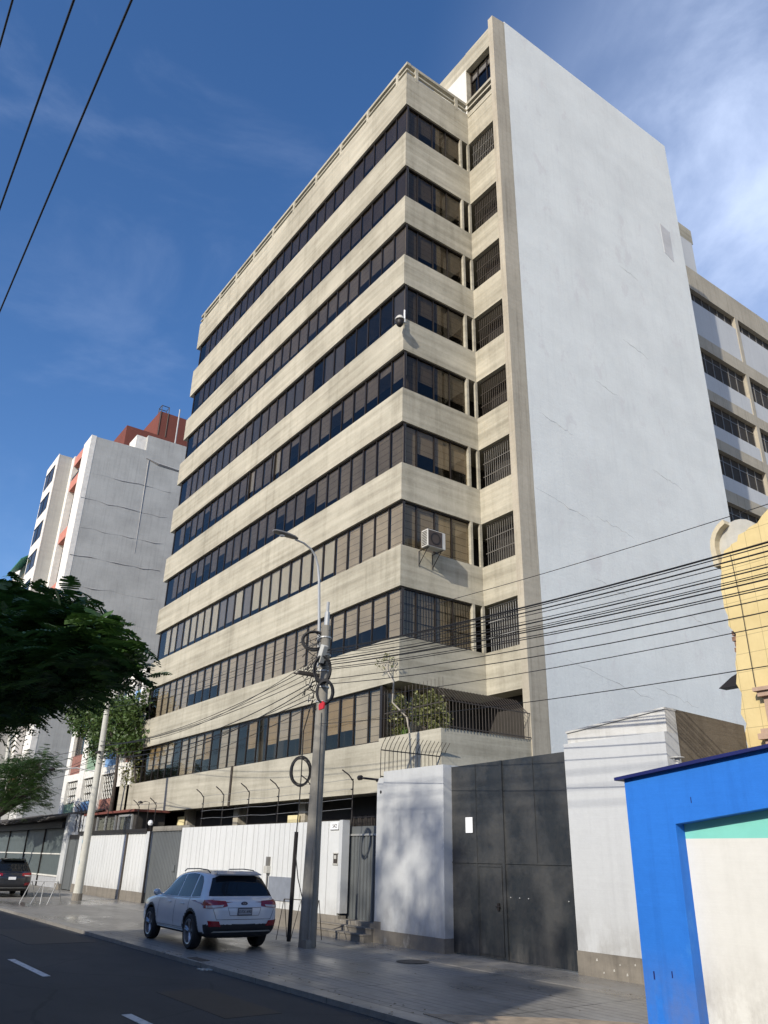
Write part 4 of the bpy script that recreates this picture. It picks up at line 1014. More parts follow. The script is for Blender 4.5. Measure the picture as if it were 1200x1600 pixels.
def cable(a, b, sag, r, label, group=None, n=24, end=None):
    p = []
    for i in range(n + 1):
        t = i / n
        p.append((a[0] + (b[0] - a[0]) * t, a[1] + (b[1] - a[1]) * t, a[2] + (b[2] - a[2]) * t - 4 * sag * t * (1 - t)))
    return thing('overhead_cable', MB().tube(p, r, n=5), M['cable'], label, 'cable', group, base=a)
q = random.Random(21)
gl = 'black cable in the thick bundle running right from the grey utility pole'
for i in range(13):
    za = 7.32 - i * .046 + q.uniform(-.03, .03)
    cable((-18.5, 11.1 + q.uniform(-.1, .1), za), (15, 11.3, 7.35 - i * .05 + q.uniform(-.08, .06)), .80 + i * .012 + q.uniform(-.02, .03), q.choice([.008, .010, .012, .014]), gl, 'cables in the bundle right of the pole')
cable((-18.5, 11.2, 7.9), (15, 11.3, 7.9), .75, .007, 'thin single wire highest above the thick cable bundle, crossing the white side wall')
cable((-18.5, 11.15, 6.5), (15, 11.3, 6.6), .88, .010, 'upper of two close cables just under the thick cable bundle')
cable((-18.5, 11.05, 6.35), (15, 11.3, 6.7), 1.05, .010, 'lower of two close cables just under the thick cable bundle')
cable((-18.5, 11.1, 5.9), (15, 11.3, 6.4), .85, .008, 'single thin wire second from bottom across the white side wall')
cable((-18.5, 11.1, 5.3), (15, 11.3, 5.6), .75, .008, 'lowest thin wire across the white side wall, above the old wall')
gl = 'thin black cable fanning left from the grey utility pole to the pale leaning pole'
for i in range(9):
    cable((-18.75, 11.05, 7.15 - i * .16 + q.uniform(-.04, .04)), (-40.1, 11.7, 7.1 - i * .15 + q.uniform(-.2, .15)), q.uniform(.3, .85), q.choice([.009, .011, .014]), gl, 'cables between the two utility poles')
gl = 'thin black cable running left from the pale leaning pole into the far street'
for i in range(6):
    cable((-40.1, 11.7, 6.9 - i * .2), (-64, 12, 8.2 - i * .3), q.uniform(.3, .9), .012, gl, 'cables beyond the pale pole')
cable((-18.6, 11.1, 7.75), (-42, 11.6, 9.15), .45, .010, 'upper near-level wire leaving the head of the grey utility pole to the left')
cable((-18.6, 11.1, 7.6), (-42, 11.6, 8.9), .5, .010, 'lower near-level wire leaving the head of the grey utility pole to the left')
cable((-20.6, 15.9, 8.7), (-18.6, 11.2, 7.3), .05, .008, 'short service wire from the utility pole to the tower corner')
for (y, z, r, l) in ((.87, 11.0, .014, 'longest black overhead cable crossing the sky in the top left corner'), (.33, 11.0, .014, 'middle of the three black overhead cables in the top left corner'), (-.245, 11.0, .012, 'shortest black overhead cable, at the very edge of the top left corner')):
    thing('overhead_cable', MB().tube([(18, y, z), (-80, y, z)], r, n=6), M['cable'], l, 'cable', base=(0, y, z))

# small things on the walls
mbx = empty('meter_box', (-25.4, 13.5, 1.4), 'small grey meter box with a conduit on the white fence behind the car', 'meter box')
part('box', B(-25.5, -25.28, 13.45, 13.6, 1.5, 1.72), M['ac_white'], mbx, bevel=.01)
part('conduit', MB().tube([(-25.4, 13.55, .5), (-25.4, 13.55, 1.5)], .03, n=6).box(-25.46, -25.32, 13.5, 13.6, 1.72, 2.0), M['frame_grey'], mbx)
ic = empty('intercom_panel', (-21.28, 13.58, 1.85), 'small brown scroll-shaped intercom plate on the white fence beside the narrow door', 'intercom')
part('plate', MB().box(-21.38, -21.18, 13.575, 13.6, 1.86, 2.12), M['rust_metal'], ic)
part('trim', MB().box(-21.42, -21.14, 13.572, 13.598, 1.82, 1.86).box(-21.42, -21.14, 13.572, 13.598, 2.12, 2.15).box(-21.34, -21.22, 13.57, 13.575, 1.98, 2.08), M['ac_white'], ic)
hn = empty('house_number_plate', (-21.4, 13.58, 2.78), 'small white number plate high on the white fence beside the narrow door', 'number plate')
part('plate', B(-21.62, -21.16, 13.583, 13.6, 2.78, 2.98), M['paper'], hn)
part('border', MB().box(-21.62, -21.16, 13.578, 13.583, 2.775, 2.79).box(-21.17, -21.155, 13.578, 13.583, 2.79, 2.98), M['black_metal'], hn)
text_mesh('542', .17, 'digits', M['black_metal'], Matrix.Translation((.01, 0, .105)) @ Matrix.Rotation(R(90), 4, 'X'), hn)
thing('manhole_cover', MB().lathe([(.001, .006), (.33, .006), (.36, .002)], (-15.15, 11.75, .008), axis='z', n=28), plain('cast_iron_cover', (.07, .065, .055, 1), .7, .3), 'round dark manhole cover in the pavement in front of the tall white block', 'manhole cover')
thing('drain_grate', MB().box(-17.7, -17.0, 7.68, 7.9, .013, .02), M['rust_metal'], 'small rusty grate set in the kerb just right of the car', 'drain cover')
q = random.Random(2); mb = MB()
for i in range(5): mb.box(-16.55 + i * .06, -16.3 + i * .05, 7.42 + i * .07, 7.46 + i * .07, -.065, -.045)
thing('wood_scraps', mb, M['ac_white'], 'few thin pale scraps lying at the foot of the kerb below the car', 'litter')
def trestle(feet, zt, name, label, mat, r=.014):
    (ax, ay), (bx_, by), (cx, cy_), (dx, dy) = feet
    t = empty(name, ((ax + cx) / 2, (ay + cy_) / 2, 0), label, 'barrier')
    A = Vector(((ax + bx_) / 2, (ay + by) / 2, zt)); Cc = Vector(((cx + dx) / 2, (cy_ + dy) / 2, zt))
    part('frame', MB().tube([(ax, ay, 0), A, Cc, (cx, cy_, 0)], r, n=6), mat, t)
    part('frame', MB().tube([(bx_, by, 0), A + Vector((.01, .01, .005)), Cc + Vector((.01, .01, .005)), (dx, dy, 0)], r, n=6), mat, t)
    mid = (A + Cc) / 2
    part('brace', MB().tube([(ax * .6 + cx * .4, ay * .6 + cy_ * .4, 0), mid, (ax * .25 + cx * .75, ay * .25 + cy_ * .75, 0)], r, n=6), mat, t)
trestle([(-38.2, 8.9), (-38.8, 9.7), (-37.2, 9.75), (-37.9, 10.5)], .86, 'folding_barrier', 'white tubular folding barrier standing behind the black car', M['galv'], .022)
trestle([(-20.6, 11.4), (-21.1, 12.0), (-19.6, 11.9), (-20.1, 12.5)], .95, 'folding_barrier', 'thin dark folding barrier between the white car and the grey utility pole', M['rust_metal'], .012)

# ================================================================ cars
def make_car(paint, name, label, withlogo, plate_light):
    car = empty(name, (0, 0, 0), label, 'car')
    S = [  # x, zb, w, zbelt, ztop, wtop, cabin
        (-.01, .50, .72, .86, .90, 0, 0), (.03, .42, .82, .95, .99, 0, 0), (.10, .30, .885, 1.03, 1.06, 0, 0), (.20, .27, .91, 1.06, 1.10, 0, 0), (.27, .26, .92, 1.07, 1.17, .80, 1),
        (.44, .25, .93, 1.07, 1.45, .70, 1), (.60, .24, .935, 1.07, 1.60, .66, 1), (.78, .24, .94, 1.065, 1.645, .66, 1), (1.3, .24, .945, 1.05, 1.675, .655, 1), (1.95, .24, .945, 1.04, 1.675, .645, 1),
        (2.55, .24, .945, 1.03, 1.62, .63, 1), (2.85, .24, .945, 1.03, 1.54, .63, 1), (3.2, .24, .945, 1.02, 1.29, .68, 1), (3.5, .24, .94, 1.02, 1.10, .72, 1), (3.7, .24, .935, 1.0, 1.06, 0, 0), (4.2, .25, .92, .94, 1.0, 0, 0),
        (4.5, .27, .87, .85, .90, 0, 0), (4.66, .32, .79, .72, .76, 0, 0), (4.72, .42, .68, .62, .64, 0, 0)]
    vs = []; fs = []
    for (x, zb, w, zbe, zt_, wt, cab) in S:
        zm = zb + (zbe - zb) * .5
        h = [(0, zb), (w * .75, zb), (w * .97, zb + .10), (w, zm), (w * .992, zb + (zbe - zb) * .8), (w * .96, zbe)]
        if cab: h += [(w * .935, zbe + .02), (wt + .05, max(zbe + .04, zt_ - .13)), (wt - .01, zt_ - .035), (wt * .6, zt_), (0, zt_ + .008)]
        else: h += [(w * .90, zbe + .02), (w * .78, zbe + .03), (w * .6, zt_ - .01), (w * .3, zt_), (0, zt_ + .005)]
        ring = [(x, y, z) for y, z in h] + [(x, -y, z) for y, z in h[-2:0:-1]]
        vs += ring
    n = 20; ns = len(S)
    for i in range(ns - 1):
        for k in range(n): fs.append((i * n + k, (i + 1) * n + k, (i + 1) * n + (k + 1) % n, i * n + (k + 1) % n))
    for (i, flip) in ((0, False), (ns - 1, True)):   # inset caps
        ring = [vs[i * n + k] for k in range(n)]; zc = sum(p[2] for p in ring) / n
        b = len(vs); dx = -.02 if i == 0 else .02
        vs += [(p[0] + dx, p[1] * .55, zc + (p[2] - zc) * .55) for p in ring]
        for k in range(n):
            f = (i * n + k, i * n + (k + 1) % n, b + (k + 1) % n, b + k); fs.append(f if not flip else f[::-1])
        f = tuple(b + k for k in range(n)); fs.append(f if not flip else f[::-1])
    me = bpy.data.meshes.new('body'); me.from_pydata(vs, [], fs)
    bm = bmesh.new(); bm.from_mesh(me); bmesh.ops.recalc_face_normals(bm, faces=bm.faces[:]); bm.to_mesh(me); bm.free()
    o = bpy.data.objects.new('body', me); COL.objects.link(o)
    sm = o.modifiers.new('s', 'SUBSURF'); sm.levels = 3; sm.render_levels = 3
    dg = bpy.context.evaluated_depsgraph_get(); dg.update()
    solid = bpy.data.meshes.new_from_object(o.evaluated_get(dg))
    bvh = BVHTree.FromPolygons([v.co.copy() for v in solid.vertices], [tuple(p.vertices) for p in solid.polygons])
    WX = (.97, 3.74); WR = .365
    cut = MB()
    for wx in WX: cut.tube([(wx, -1.2, WR + .01), (wx, 1.2, WR + .01)], WR + .055, n=40)
    cm = cut.build('cut', M['rubber'], local=True, fixn=True)
    bo = o.modifiers.new('b', 'BOOLEAN'); bo.object = cm; bo.operation = 'DIFFERENCE'; bo.solver = 'EXACT'
    dg = bpy.context.evaluated_depsgraph_get(); dg.update()
    fin = bpy.data.meshes.new_from_object(o.evaluated_get(dg)); fin.name = 'body'
    COL.objects.unlink(o); bpy.data.objects.remove(o); COL.objects.unlink(cm); bpy.data.objects.remove(cm)
    fin.materials.clear(); fin.materials.append(paint); fin.materials.append(M['plastic']); fin.materials.append(M['rubber'])
    for p in fin.polygons:
        c = p.center; mi = 0
        zl = .38 if c.x > .25 else .56
        if c.z < zl: mi = 1
        for wx in WX:
            d = math.hypot(c.x - wx, c.z - WR - .01)
            if d < WR + .115 and abs(c.y) > .5: mi = 1
            if d < WR + .07 and abs(p.normal.y) < .5: mi = 2
        p.material_index = mi; p.use_smooth = True
    body = bpy.data.objects.new('body', fin); COL.objects.link(body); body.parent = car
    try: fin.set_sharp_from_angle(angle=R(35))
    except Exception: pass
    def project(pts, mode, sgn=1, off=.006):
        """pts (u, v): mode side -> (x, z); rear/front -> (y, z)"""
        out = []
        for u, v in pts:
            if mode == 'side': org, d = Vector((u, 2 * sgn, v)), Vector((0, -sgn, 0))
            elif mode == 'rear': org, d = Vector((-2, u, v)), Vector((1, 0, 0))
            else: org, d = Vector((7, u, v)), Vector((-1, 0, 0))
            loc, nrm, i_, dist = bvh.ray_cast(org, d)
            if loc is None: loc, nrm, i_, dist = bvh.find_nearest(Vector((u if mode == 'side' else 0, .9 * sgn if mode == 'side' else u, v)))
            if nrm.dot(d) > 0: nrm = -nrm
            out.append(loc + nrm * off)
        return out
    def patch(poly, mode, name_, mat, parent, sgn=1, off=.006, cuts=3, par_local=True):
        b = bmesh.new(); vv = [b.verts.new((u, v, 0)) for u, v in poly]; b.faces.new(vv)
        bmesh.ops.triangulate(b, faces=b.faces[:])
        for _ in range(cuts):
            es = [e for e in b.edges if e.calc_length() > .07]
            if not es: break
            bmesh.ops.subdivide_edges(b, edges=es, cuts=1); bmesh.ops.triangulate(b, faces=b.faces[:])
        pr = project([(v.co.x, v.co.y) for v in b.verts], mode, sgn, off)
        m_ = MB(); b.verts.index_update()
        m_.v = [tuple(p) for p in pr]; m_.f = [tuple(v.index for v in f.verts) for f in b.faces]; m_.m = [0] * len(m_.f); b.free()
        return m_.build(name_, mat, parent, local=True, smooth=True)
    def line(pts, mode, sgn, r, name_, mat, parent, m_=None):
        P = []
        for (a, b_) in zip(pts[:-1], pts[1:]):
            for k in range(6): P.append((a[0] + (b_[0] - a[0]) * k / 6, a[1] + (b_[1] - a[1]) * k / 6))
        P.append(pts[-1]); mm = m_ or MB(); mm.tube(project(P, mode, sgn, .001), r, n=4)
        return mm
    G = M['glass_car']
    for s in (1, -1):
        patch([(2.05, 1.07), (3.12, 1.06), (2.92, 1.22), (2.62, 1.42), (2.4, 1.52), (2.08, 1.565)], 'side', 'side_window', G, car, s)
        patch([(1.2, 1.085), (1.98, 1.07), (2.01, 1.565), (1.6, 1.59), (1.22, 1.575)], 'side', 'side_window', G, car, s)
        patch([(.62, 1.12), (1.12, 1.088), (1.14, 1.57), (.95, 1.53), (.8, 1.42)], 'side', 'rear_quarter_window', G, car, s)
        tr = line([(.6, 1.095), (1.2, 1.062), (3.15, 1.04)], 'side', s, .010, '', None, car)
        tr.build('window_trim', M['galv'], car, local=True)
        sm_ = line([(1.16, 1.06), (1.17, .8), (1.42, .55), (1.5, .42), (3.2, .40), (3.16, 1.02)], 'side', s, .004, '', None, car)
        line([(2.03, 1.05), (2.06, .41)], 'side', s, .004, '', None, car, sm_)
        sm_.build('door_seams', M['seam'], car, local=True)
        for x in (1.42, 2.3):
            pr = project([(x, .93), (x + .2, .93)], 'side', s, .02)
            MB().tube([pr[0], (pr[0] + pr[1]) / 2 + Vector((0, .008 * s, 0)), pr[1]], .014, n=6).build('door_handle', paint, car, local=True)
        MB().tube(project([(1.28, .36), (3.2, .36)], 'side', s, .012), .014, n=6).build('sill_trim', M['galv'], car, local=True)
        mm = MB().tube([(3.0, .93 * s, 1.08), (2.98, 1.02 * s, 1.10)], .02, n=6)
        mm.lathe([(.01, .1), (.07, .085), (.085, 0), (.07, -.06), (.01, -.075)], (2.98, 1.08 * s, 1.12), axis='x', n=14)
        mm.build('wing_mirror', paint, car, local=True, smooth=True)
        MB().tube([(.8, .60 * s, 1.62), (.95, .60 * s, 1.675), (1.5, .60 * s, 1.695), (2.35, .585 * s, 1.675), (2.5, .58 * s, 1.62)], .014, n=6).build('roof_rail', M['plastic'], car, local=True, smooth=True)
        # lights
        tl = patch([(.42 * s, .93), (.55 * s, .905), (.905 * s, .885), (.912 * s, 1.06), (.45 * s, 1.03)], 'rear', 'tail_light', M['red_lens'], car, 1, .012, 4)
        patch([(.55 * s, .912), (.885 * s, .895), (.885 * s, .945), (.52 * s, .955)], 'rear', 'reversing_lens', M['pale_lens'], tl, 1, .016, 3)
        patch([(.02, .93), (.36, .95), (.30, 1.055), (.02, 1.06)], 'side', 'tail_light', M['red_lens'], car, s, .01, 3)
        patch([(.56 * s, .52), (.82 * s, .52), (.86 * s, .64), (.62 * s, .63)], 'rear', 'fog_reflector', M['red_lens'], car, 1, .012, 3)
        patch([(4.3, .80), (4.62, .72), (4.6, .66), (4.35, .68)], 'side', 'headlight', M['pale_lens'], car, s, .01, 3)
        for wx in WX:
            wl = empty('wheel', (wx, .83 * s, WR), parent=car)
            MB().lathe([(.25, -.11), (.34, -.115), (.362, -.09), (.366, 0), (.362, .09), (.34, .115), (.25, .11)], (0, 0, 0), n=40).build('tyre', M['rubber'], wl, local=True, smooth=True)
            rm = MB().lathe([(.252, .1), (.262, .115), (.235, .105), (.23, .02), (.06, .02), (.055, .075), (.001, .08)], (0, 0, 0), n=32)
            for k in range(5):
                for dd in (-.13, .13):
                    t = 2 * math.pi * k / 5 + .3
                    a = Vector((.05 * math.cos(t + dd * 2), .075, .05 * math.sin(t + dd * 2))); b = Vector((.235 * math.cos(t + dd), .095, .235 * math.sin(t + dd)))
                    rm.tube([a, b], [.02, .024], n=4)
            rim = rm.build('rim', M['alloy'], wl, local=True)
            back = MB().lathe([(.001, .01), (.23, .01), (.24, -.1)], (0, 0, 0), n=24).build('brake_disc', M['rubber'], wl, local=True)
            if s < 0: wl.rotation_euler = (0, 0, math.pi)
    patch([(-.80, 1.13), (.80, 1.13), (.78, 1.2), (.64, 1.50), (.45, 1.56), (-.45, 1.56), (-.64, 1.50), (-.78, 1.2)], 'rear', 'rear_window', G, car, 1, .007, 4)
    patch([(-.76, 1.10), (.76, 1.10), (.62, 1.46), (.5, 1.52), (-.5, 1.52), (-.62, 1.46)], 'front', 'windscreen', G, car, 1, .007, 4)
    sp_ = MB().prism([(.40, 1.575), (.72, 1.655), (.72, 1.66), (.38, 1.60)], 'y', -.56, .56)
    sp_.build('spoiler', paint, car, local=True)
    hs = line([(-.72, 1.08), (-.76, .85), (-.68, .66), (.68, .66), (.76, .85), (.72, 1.08)], 'rear', 1, .005, '', None, car)
    line([(-.42, .90), (-.36, .74), (.36, .74), (.42, .90), (-.42, .90)], 'rear', 1, .005, '', None, car, hs)
    hs.build('tailgate_seam', M['seam'], car, local=True)
    patch([(-.75, .40), (.75, .40), (.70, .43), (-.70, .43)], 'rear', 'skid_strip', M['galv'], car, 1, .014, 3)
    mm = MB().tube([(.3, .1, 1.12), (.27, -.3, 1.14)], .012, n=4); mm.build('rear_wiper', M['black_metal'], car, local=True)
    pl = project([(0, .82)], 'rear', 1, .012)[0]
    P = MB().box(pl.x - .012, pl.x + .004, -.18, .18, .745, .895).build('number_plate', M['plate_frame'], car, local=True)
    MB().box(pl.x - .015, pl.x - .0125, -.165, .165, .76, .88).build('plate_face', M['paper'] if plate_light else M['plate_face'], P, local=True)
    rotm = Matrix(((0, 0, -1, 0), (-1, 0, 0, 0), (0, 1, 0, 0), (0, 0, 0, 1)))
    if withlogo:
        t = text_mesh('D7X-490', .085, 'plate_digits', M['plate_ink'], Matrix.Translation((pl.x - .017, 0, .815)) @ rotm, P)
        e0 = project([(0, .985)], 'rear', 1, .008)[0]
        E = MB()
        E.add([(e0.x, .085 * math.cos(2 * math.pi * k / 24), .985 + .043 * math.sin(2 * math.pi * k / 24)) for k in range(24)] + [(e0.x - .012, .08 * math.cos(2 * math.pi * k / 24), .985 + .038 * math.sin(2 * math.pi * k / 24)) for k in range(24)],
              [(k, (k + 1) % 24, 24 + (k + 1) % 24, 24 + k) for k in range(24)] + [tuple(range(24, 48))])
        em = E.build('badge', M['badge'], car, local=True)
        text_mesh('KIA', .055, 'badge_letters', M['galv'], Matrix.Translation((e0.x - .014, 0, .985)) @ rotm, em)
    return car
def paintmat(name, c, fl=.0):
    m, nt, bs = newmat(name); bs.inputs['Roughness'].default_value = .32; bs.inputs['Coat Weight'].default_value = 1; bs.inputs['Coat Roughness'].default_value = .03
    d = noise(nt, coords(nt, (3, 3, 1.5), world=False), 1, 6, .7, .45, .8)
    nt.links.new(mixc(nt, mth(nt, 'MULTIPLY', d, .12), c, (.25, .23, .2, 1)), bs.inputs['Base Color']); return m
M['car_white'] = paintmat('pearl_white_car_paint', (.56, .585, .61, 1)); M['car_black'] = paintmat('black_car_paint', (.012, .013, .016, 1))
M['plastic'] = plain('black_plastic_cladding', (.016, .017, .02, 1), .6)
M['seam'] = plain('panel_gap', (.03, .03, .035, 1), .8, var=0)
M['glass_car'] = plain('privacy_glass', (.008, .010, .013, 1), .05, spec=.45, var=0)
M['red_lens'] = plain('red_lens', (.22, .006, .012, 1), .12, coat=1, var=0)
M['pale_lens'] = plain('pale_lens', (.45, .42, .40, 1), .15, coat=1, var=0)
M['alloy'] = plain('alloy_rim', (.36, .36, .37, 1), .35, .8)
M['plate_frame'] = plain('plate_frame', (.012, .014, .03, 1), .5, var=0); M['plate_face'] = plain('plate_face', (.30, .31, .33, 1), .5, var=0); M['plate_ink'] = plain('plate_ink', (.02, .02, .025, 1), .6, var=0)
M['badge'] = plain('badge_navy', (.02, .025, .06, 1), .3, var=0)
car = make_car(M['car_white'], 'parked_car', 'white family car with dark rear glass parked on the pavement, tail towards the viewer', True, False)
car.location = (-18.42, 9.3, 0); car.rotation_euler = (0, 0, math.pi + R(-1.5))
car2 = make_car(M['car_black'], 'parked_car', 'black car parked on the pavement at the far left edge behind the white folding barrier', False, True)
car2.location = (-43.3, 9.55, 0); car2.rotation_euler = (0, 0, math.pi + R(-2))

q = random.Random(41); mb = MB()
for i in range(260):
    x = q.uniform(-24, -6); y = 7.35 + abs(q.gauss(0, .5)) if q.random() < .6 else q.uniform(7.9, 13.2)
    z = .004 if y > 7.95 else (.016 if y > 7.6 else -.066)
    s = q.uniform(.012, .035); t = q.uniform(0, 6.28); cx_, sx_ = math.cos(t) * s, math.sin(t) * s
    mb.add([(x - cx_, y - sx_, z), (x + sx_ * .5, y - cx_ * .5, z + .006), (x + cx_, y + sx_, z + .002), (x - sx_ * .5, y + cx_ * .5, z + .007)], [(0, 1, 2, 3)])
tag(mb.build('fallen_leaves', plain('dry_leaf', (.16, .12, .06, 1), .9, var=.4)), kind='stuff')
# ================================================================ trees and plants
def rnd_dir(q):
    while True:
        v = Vector((q.uniform(-1, 1), q.uniform(-1, 1), q.uniform(-1, 1)))
        if .05 < v.length < 1: return v.normalized()
def frond_mb(mb, p, d, L, q, pairs=10, pw=.024):
    """a drooping feather leaf: pairs of narrow leaflets along a curved midrib"""
    side = d.cross(Vector((0, 0, 1)))
    if side.length < .1: side = Vector((1, 0, 0))
    side.normalize(); up = side.cross(d).normalized()
    vs = []; fs = []; droop = q.uniform(.25, .7)
    for i in range(pairs):
        t = (i + .6) / pairs
        c = p + d * (L * t) - Vector((0, 0, 1)) * (L * droop * t * t)
        l = L * .36 * math.sin(math.pi * min(1, .18 + t * .8))
        for s in (-1, 1):
            tip = c + side * (s * l) + d * (l * .35) - Vector((0, 0, 1)) * (l * q.uniform(.1, .5))
            w_ = d * pw
            b = len(vs); vs += [c - w_ * .5, c + w_ * .5, tip + w_ * .35, tip - w_ * .35]; fs.append((b, b + 1, b + 2, b + 3))
    mb.add(vs, fs)
def leaf_mb(mb, p, n_, s, q):
    a = n_.cross(rnd_dir(q))
    if a.length < .05: return
    a.normalize(); b = n_.cross(a)
    mb.add([p - a * s * .5, p + b * s * .3, p + a * s * .5, p - b * s * .3], [(0, 1, 2, 3)])
def limbs(mb, base, targets, r0, q, fork=.45):
    base = Vector(base)
    for t in targets:
        t = Vector(t); mid = base.lerp(t, fork) + Vector((q.uniform(-.2, .2), q.uniform(-.2, .2), q.uniform(.0, .3)))
        mb.tube([base, base.lerp(mid, .5) + Vector((q.uniform(-.1, .1), q.uniform(-.1, .1), 0)), mid, mid.lerp(t, .6) + Vector((q.uniform(-.15, .15), 0, q.uniform(0, .2))), t], [r0, r0 * .75, r0 * .5, r0 * .3, r0 * .1], n=6)
def tree(name, label, base, trunk_path, radii, blobs, leafm, count, kind='leaf', size=.14, bark='bark', seed=1, clump=.5, per=26, nlimb=5, cat='tree'):
    q = random.Random(seed)
    t = empty(name, base, label, cat)
    mb = MB().tube(trunk_path, radii, n=10)
    tg = []
    for (c, r) in blobs:
        for _ in range(nlimb):
            d = rnd_dir(q); tg.append((c[0] + d.x * r[0] * .7, c[1] + d.y * r[1] * .7, c[2] + abs(d.z) * r[2] * .6))
    limbs(mb, trunk_path[-1], tg, radii[-1] * .8, q)
    part('trunk', mb, M[bark], t, smooth=True)
    cr = MB(); vol = [r[0] * r[1] * r[2] for c, r in blobs]; tot = sum(vol)
    for (c, r), v in zip(blobs, vol):
        k = max(2, int(count * v / tot))
        for _ in range(k):
            d = rnd_dir(q); rr_ = q.uniform(.35, 1) ** .5
            cc = Vector((c[0] + d.x * r[0] * rr_, c[1] + d.y * r[1] * rr_, c[2] + d.z * r[2] * rr_))
            if kind == 'frond':
                for _ in range(per):
                    p = cc + rnd_dir(q) * clump * q.random() ; out = Vector((d.x, d.y, 0)) * .7 + rnd_dir(q) * .7; out.z = out.z * .35 + .12
                    frond_mb(cr, p, out.normalized(), size * q.uniform(.7, 1.2), q)
            else:
                for _ in range(per):
                    p = cc + rnd_dir(q) * clump * (q.random() ** .5)
                    leaf_mb(cr, p, (rnd_dir(q) + Vector((0, 0, .5))).normalized(), size * q.uniform(.6, 1.3), q)
    part('crown', cr, M[leafm], t)
    return t
tree('feathery_tree', 'dark feathery-leaved street tree whose shaded crown spreads in from the left edge', (-12.0, .1, 0), [(-12.0, .1, .03), (-11.95, .3, 1.6), (-11.9, .9, 3.0)], [.17, .11, .05],
     [((-12.35, 1.76, 4.67), (2.60, 0.72, 0.62)), ((-10.01, 1.62, 4.05), (2.08, 0.65, 0.55)), ((-8.19, 1.69, 3.75), (1.43, 0.52, 0.38)), ((-7.09, 1.72, 3.50), (0.85, 0.33, 0.25)), ((-6.44, 1.76, 3.33), (0.39, 0.23, 0.14)), ((-11.05, 1.56, 3.82), (2.08, 0.59, 0.36)), ((-9.10, 1.49, 3.59), (1.56, 0.45, 0.27)), ((-7.93, 1.56, 3.43), (1.10, 0.33, 0.20))],
     'leaf_near', 1000, 'frond', .27, seed=3, clump=.26, per=13, nlimb=2)
tree('street_tree', 'small dark green tree in front of the shop roof at the left edge', (-60.5, 11.2, 0), [(-60.5, 11.2, 0), (-60, 11.3, 2.4), (-59, 11.4, 4)], [.22, .17, .13],
     [((-59, 11.5, 6.0), (5.0, 1.6, 1.5)), ((-54, 11.4, 6.2), (3.2, 1.3, 1.3)), ((-51, 11.5, 6.6), (2.4, 1.0, .7)), ((-53, 11.6, 4.7), (3.5, 1.0, .7)), ((-50.3, 11.5, 5.4), (1.8, .8, .5))],
     'leaf_dark', 380, 'frond', .5, seed=5, clump=.6, per=10)
tree('leafy_tree', 'bright green loose tree rising behind the far white fence next to the tower', (-48.6, 15.4, 4), [(-48.6, 15.4, 3.9), (-48.3, 15.3, 6), (-48.6, 15.3, 7.6)], [.13, .1, .08],
     [((-49.5, 15.2, 9.3), (3.4, 1.0, 1.6)), ((-54.5, 15.2, 10.2), (3.4, 1.0, 1.2)), ((-46.8, 15.3, 9.0), (1.5, .7, 2.0)), ((-51, 15.2, 8.0), (2.2, .8, .7)), ((-58, 15.2, 10.9), (2.4, .8, .7))],
     'leaf_mid', 260, 'leaf', .24, seed=8, clump=.55, per=34)
tree('climbing_plant', 'tangled vine hanging at the left end of the tower above the lowest concrete band', (-47.2, 15.7, 5.6), [(-47.2, 16.2, 5.6), (-47.3, 16.0, 6.6), (-47.5, 15.9, 7.8)], [.06, .05, .04],
     [((-47.6, 16.3, 6.6), (1.0, .5, 1.0)), ((-48.6, 16.4, 6.3), (1.1, .5, .6)), ((-47.5, 16.2, 8.2), (.7, .4, .9))],
     'leaf_olive', 60, 'leaf', .15, seed=9, clump=.45, per=26, cat='plant')
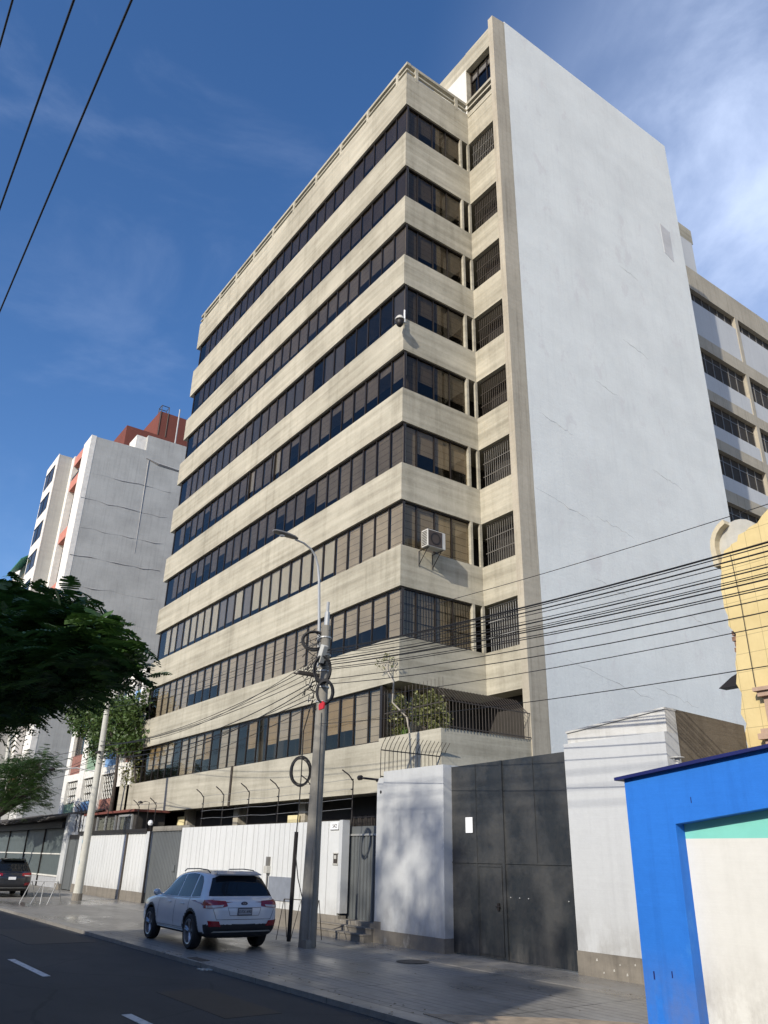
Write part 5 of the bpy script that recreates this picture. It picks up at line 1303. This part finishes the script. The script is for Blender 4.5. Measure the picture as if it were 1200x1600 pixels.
# balcony plants
tree('balcony_shrub', 'leafy shrub with olive leaves at the left end of the tower balcony', (-22.1, 16.7, 5.3), [(-22.1, 16.7, 5.2), (-22.0, 16.6, 6.0)], [.03, .025],
     [((-22.1, 16.5, 6.5), (.35, .3, .75))], 'leaf_olive', 46, 'leaf', .13, seed=10, clump=.2, per=16, cat='plant')
tree('balcony_shrub', 'rounder yellowish shrub right of the thin crooked trunk on the tower balcony', (-20.9, 16.8, 5.3), [(-20.9, 16.7, 5.2), (-20.9, 16.7, 6.0)], [.03, .025],
     [((-20.9, 16.75, 6.65), (.75, .4, .62)), ((-20.3, 16.8, 6.2), (.5, .35, .5))], 'leaf_olive', 95, 'leaf', .12, seed=11, clump=.2, per=18, cat='plant')
tree('crooked_sapling', 'thin pale crooked sapling rising from the balcony in front of the concrete band', (-21.2, 16.3, 5.3), [(-21.2, 16.4, 5.3), (-21.35, 16.25, 6.4), (-21.7, 15.9, 6.9), (-21.45, 15.75, 7.5), (-21.7, 15.7, 7.9)], [.035, .03, .028, .024, .02],
     [((-21.8, 15.65, 8.3), (.8, .2, .25))], 'leaf_olive', 22, 'leaf', .09, bark='pale_bark', seed=12, clump=.12, per=5, nlimb=7, cat='plant')
ag = empty('strap_leaf_plant', (-21.5, 16.5, 5.6), 'spiky bright green strap-leaved plant at the foot of the balcony shrubs', 'plant')
q = random.Random(14); mb = MB()
for i in range(34):
    a = q.uniform(0, 2 * math.pi); l = q.uniform(.3, .65); d = Vector((math.cos(a), math.sin(a) * .6, 0)); s = Vector((-d.y, d.x, 0)).normalized() * .016
    p0 = Vector((-21.5, 16.25, 5.6)); p1 = p0 + d * l * .35 + Vector((0, 0, l * .75)); p2_ = p0 + d * l * .8 + Vector((0, 0, l * .85))
    mb.add([p0 - s, p0 + s, p1 + s, p1 - s, p2_], [(0, 1, 2, 3), (3, 2, 4)])
part('leaves', mb, M['leaf_bright'], ag)
part('pot', MB().lathe([(.001, 0), (.12, 0), (.16, .28), (.14, .28)], (-21.5, 16.45, 5.3), axis='z', n=14), M['red_brown'], ag)
# tall trees beyond the opposite houses: their thin crowns dapple the pavement and the gate
tree('shade_tree', 'very tall thin-crowned tree behind the houses across the street', (-2.5, -24, 0), [(-2.5, -24, 0), (-2.5, -24, 9), (-2.4, -24, 18)], [.45, .35, .2],
     [((-3.0, -24, 22.4), (2.6, 1.8, 2.3)), ((.0, -24, 20.6), (2.4, 1.8, 1.8))], 'leaf_mid', 170, 'leaf', .26, seed=31, clump=.6, per=17, nlimb=3)
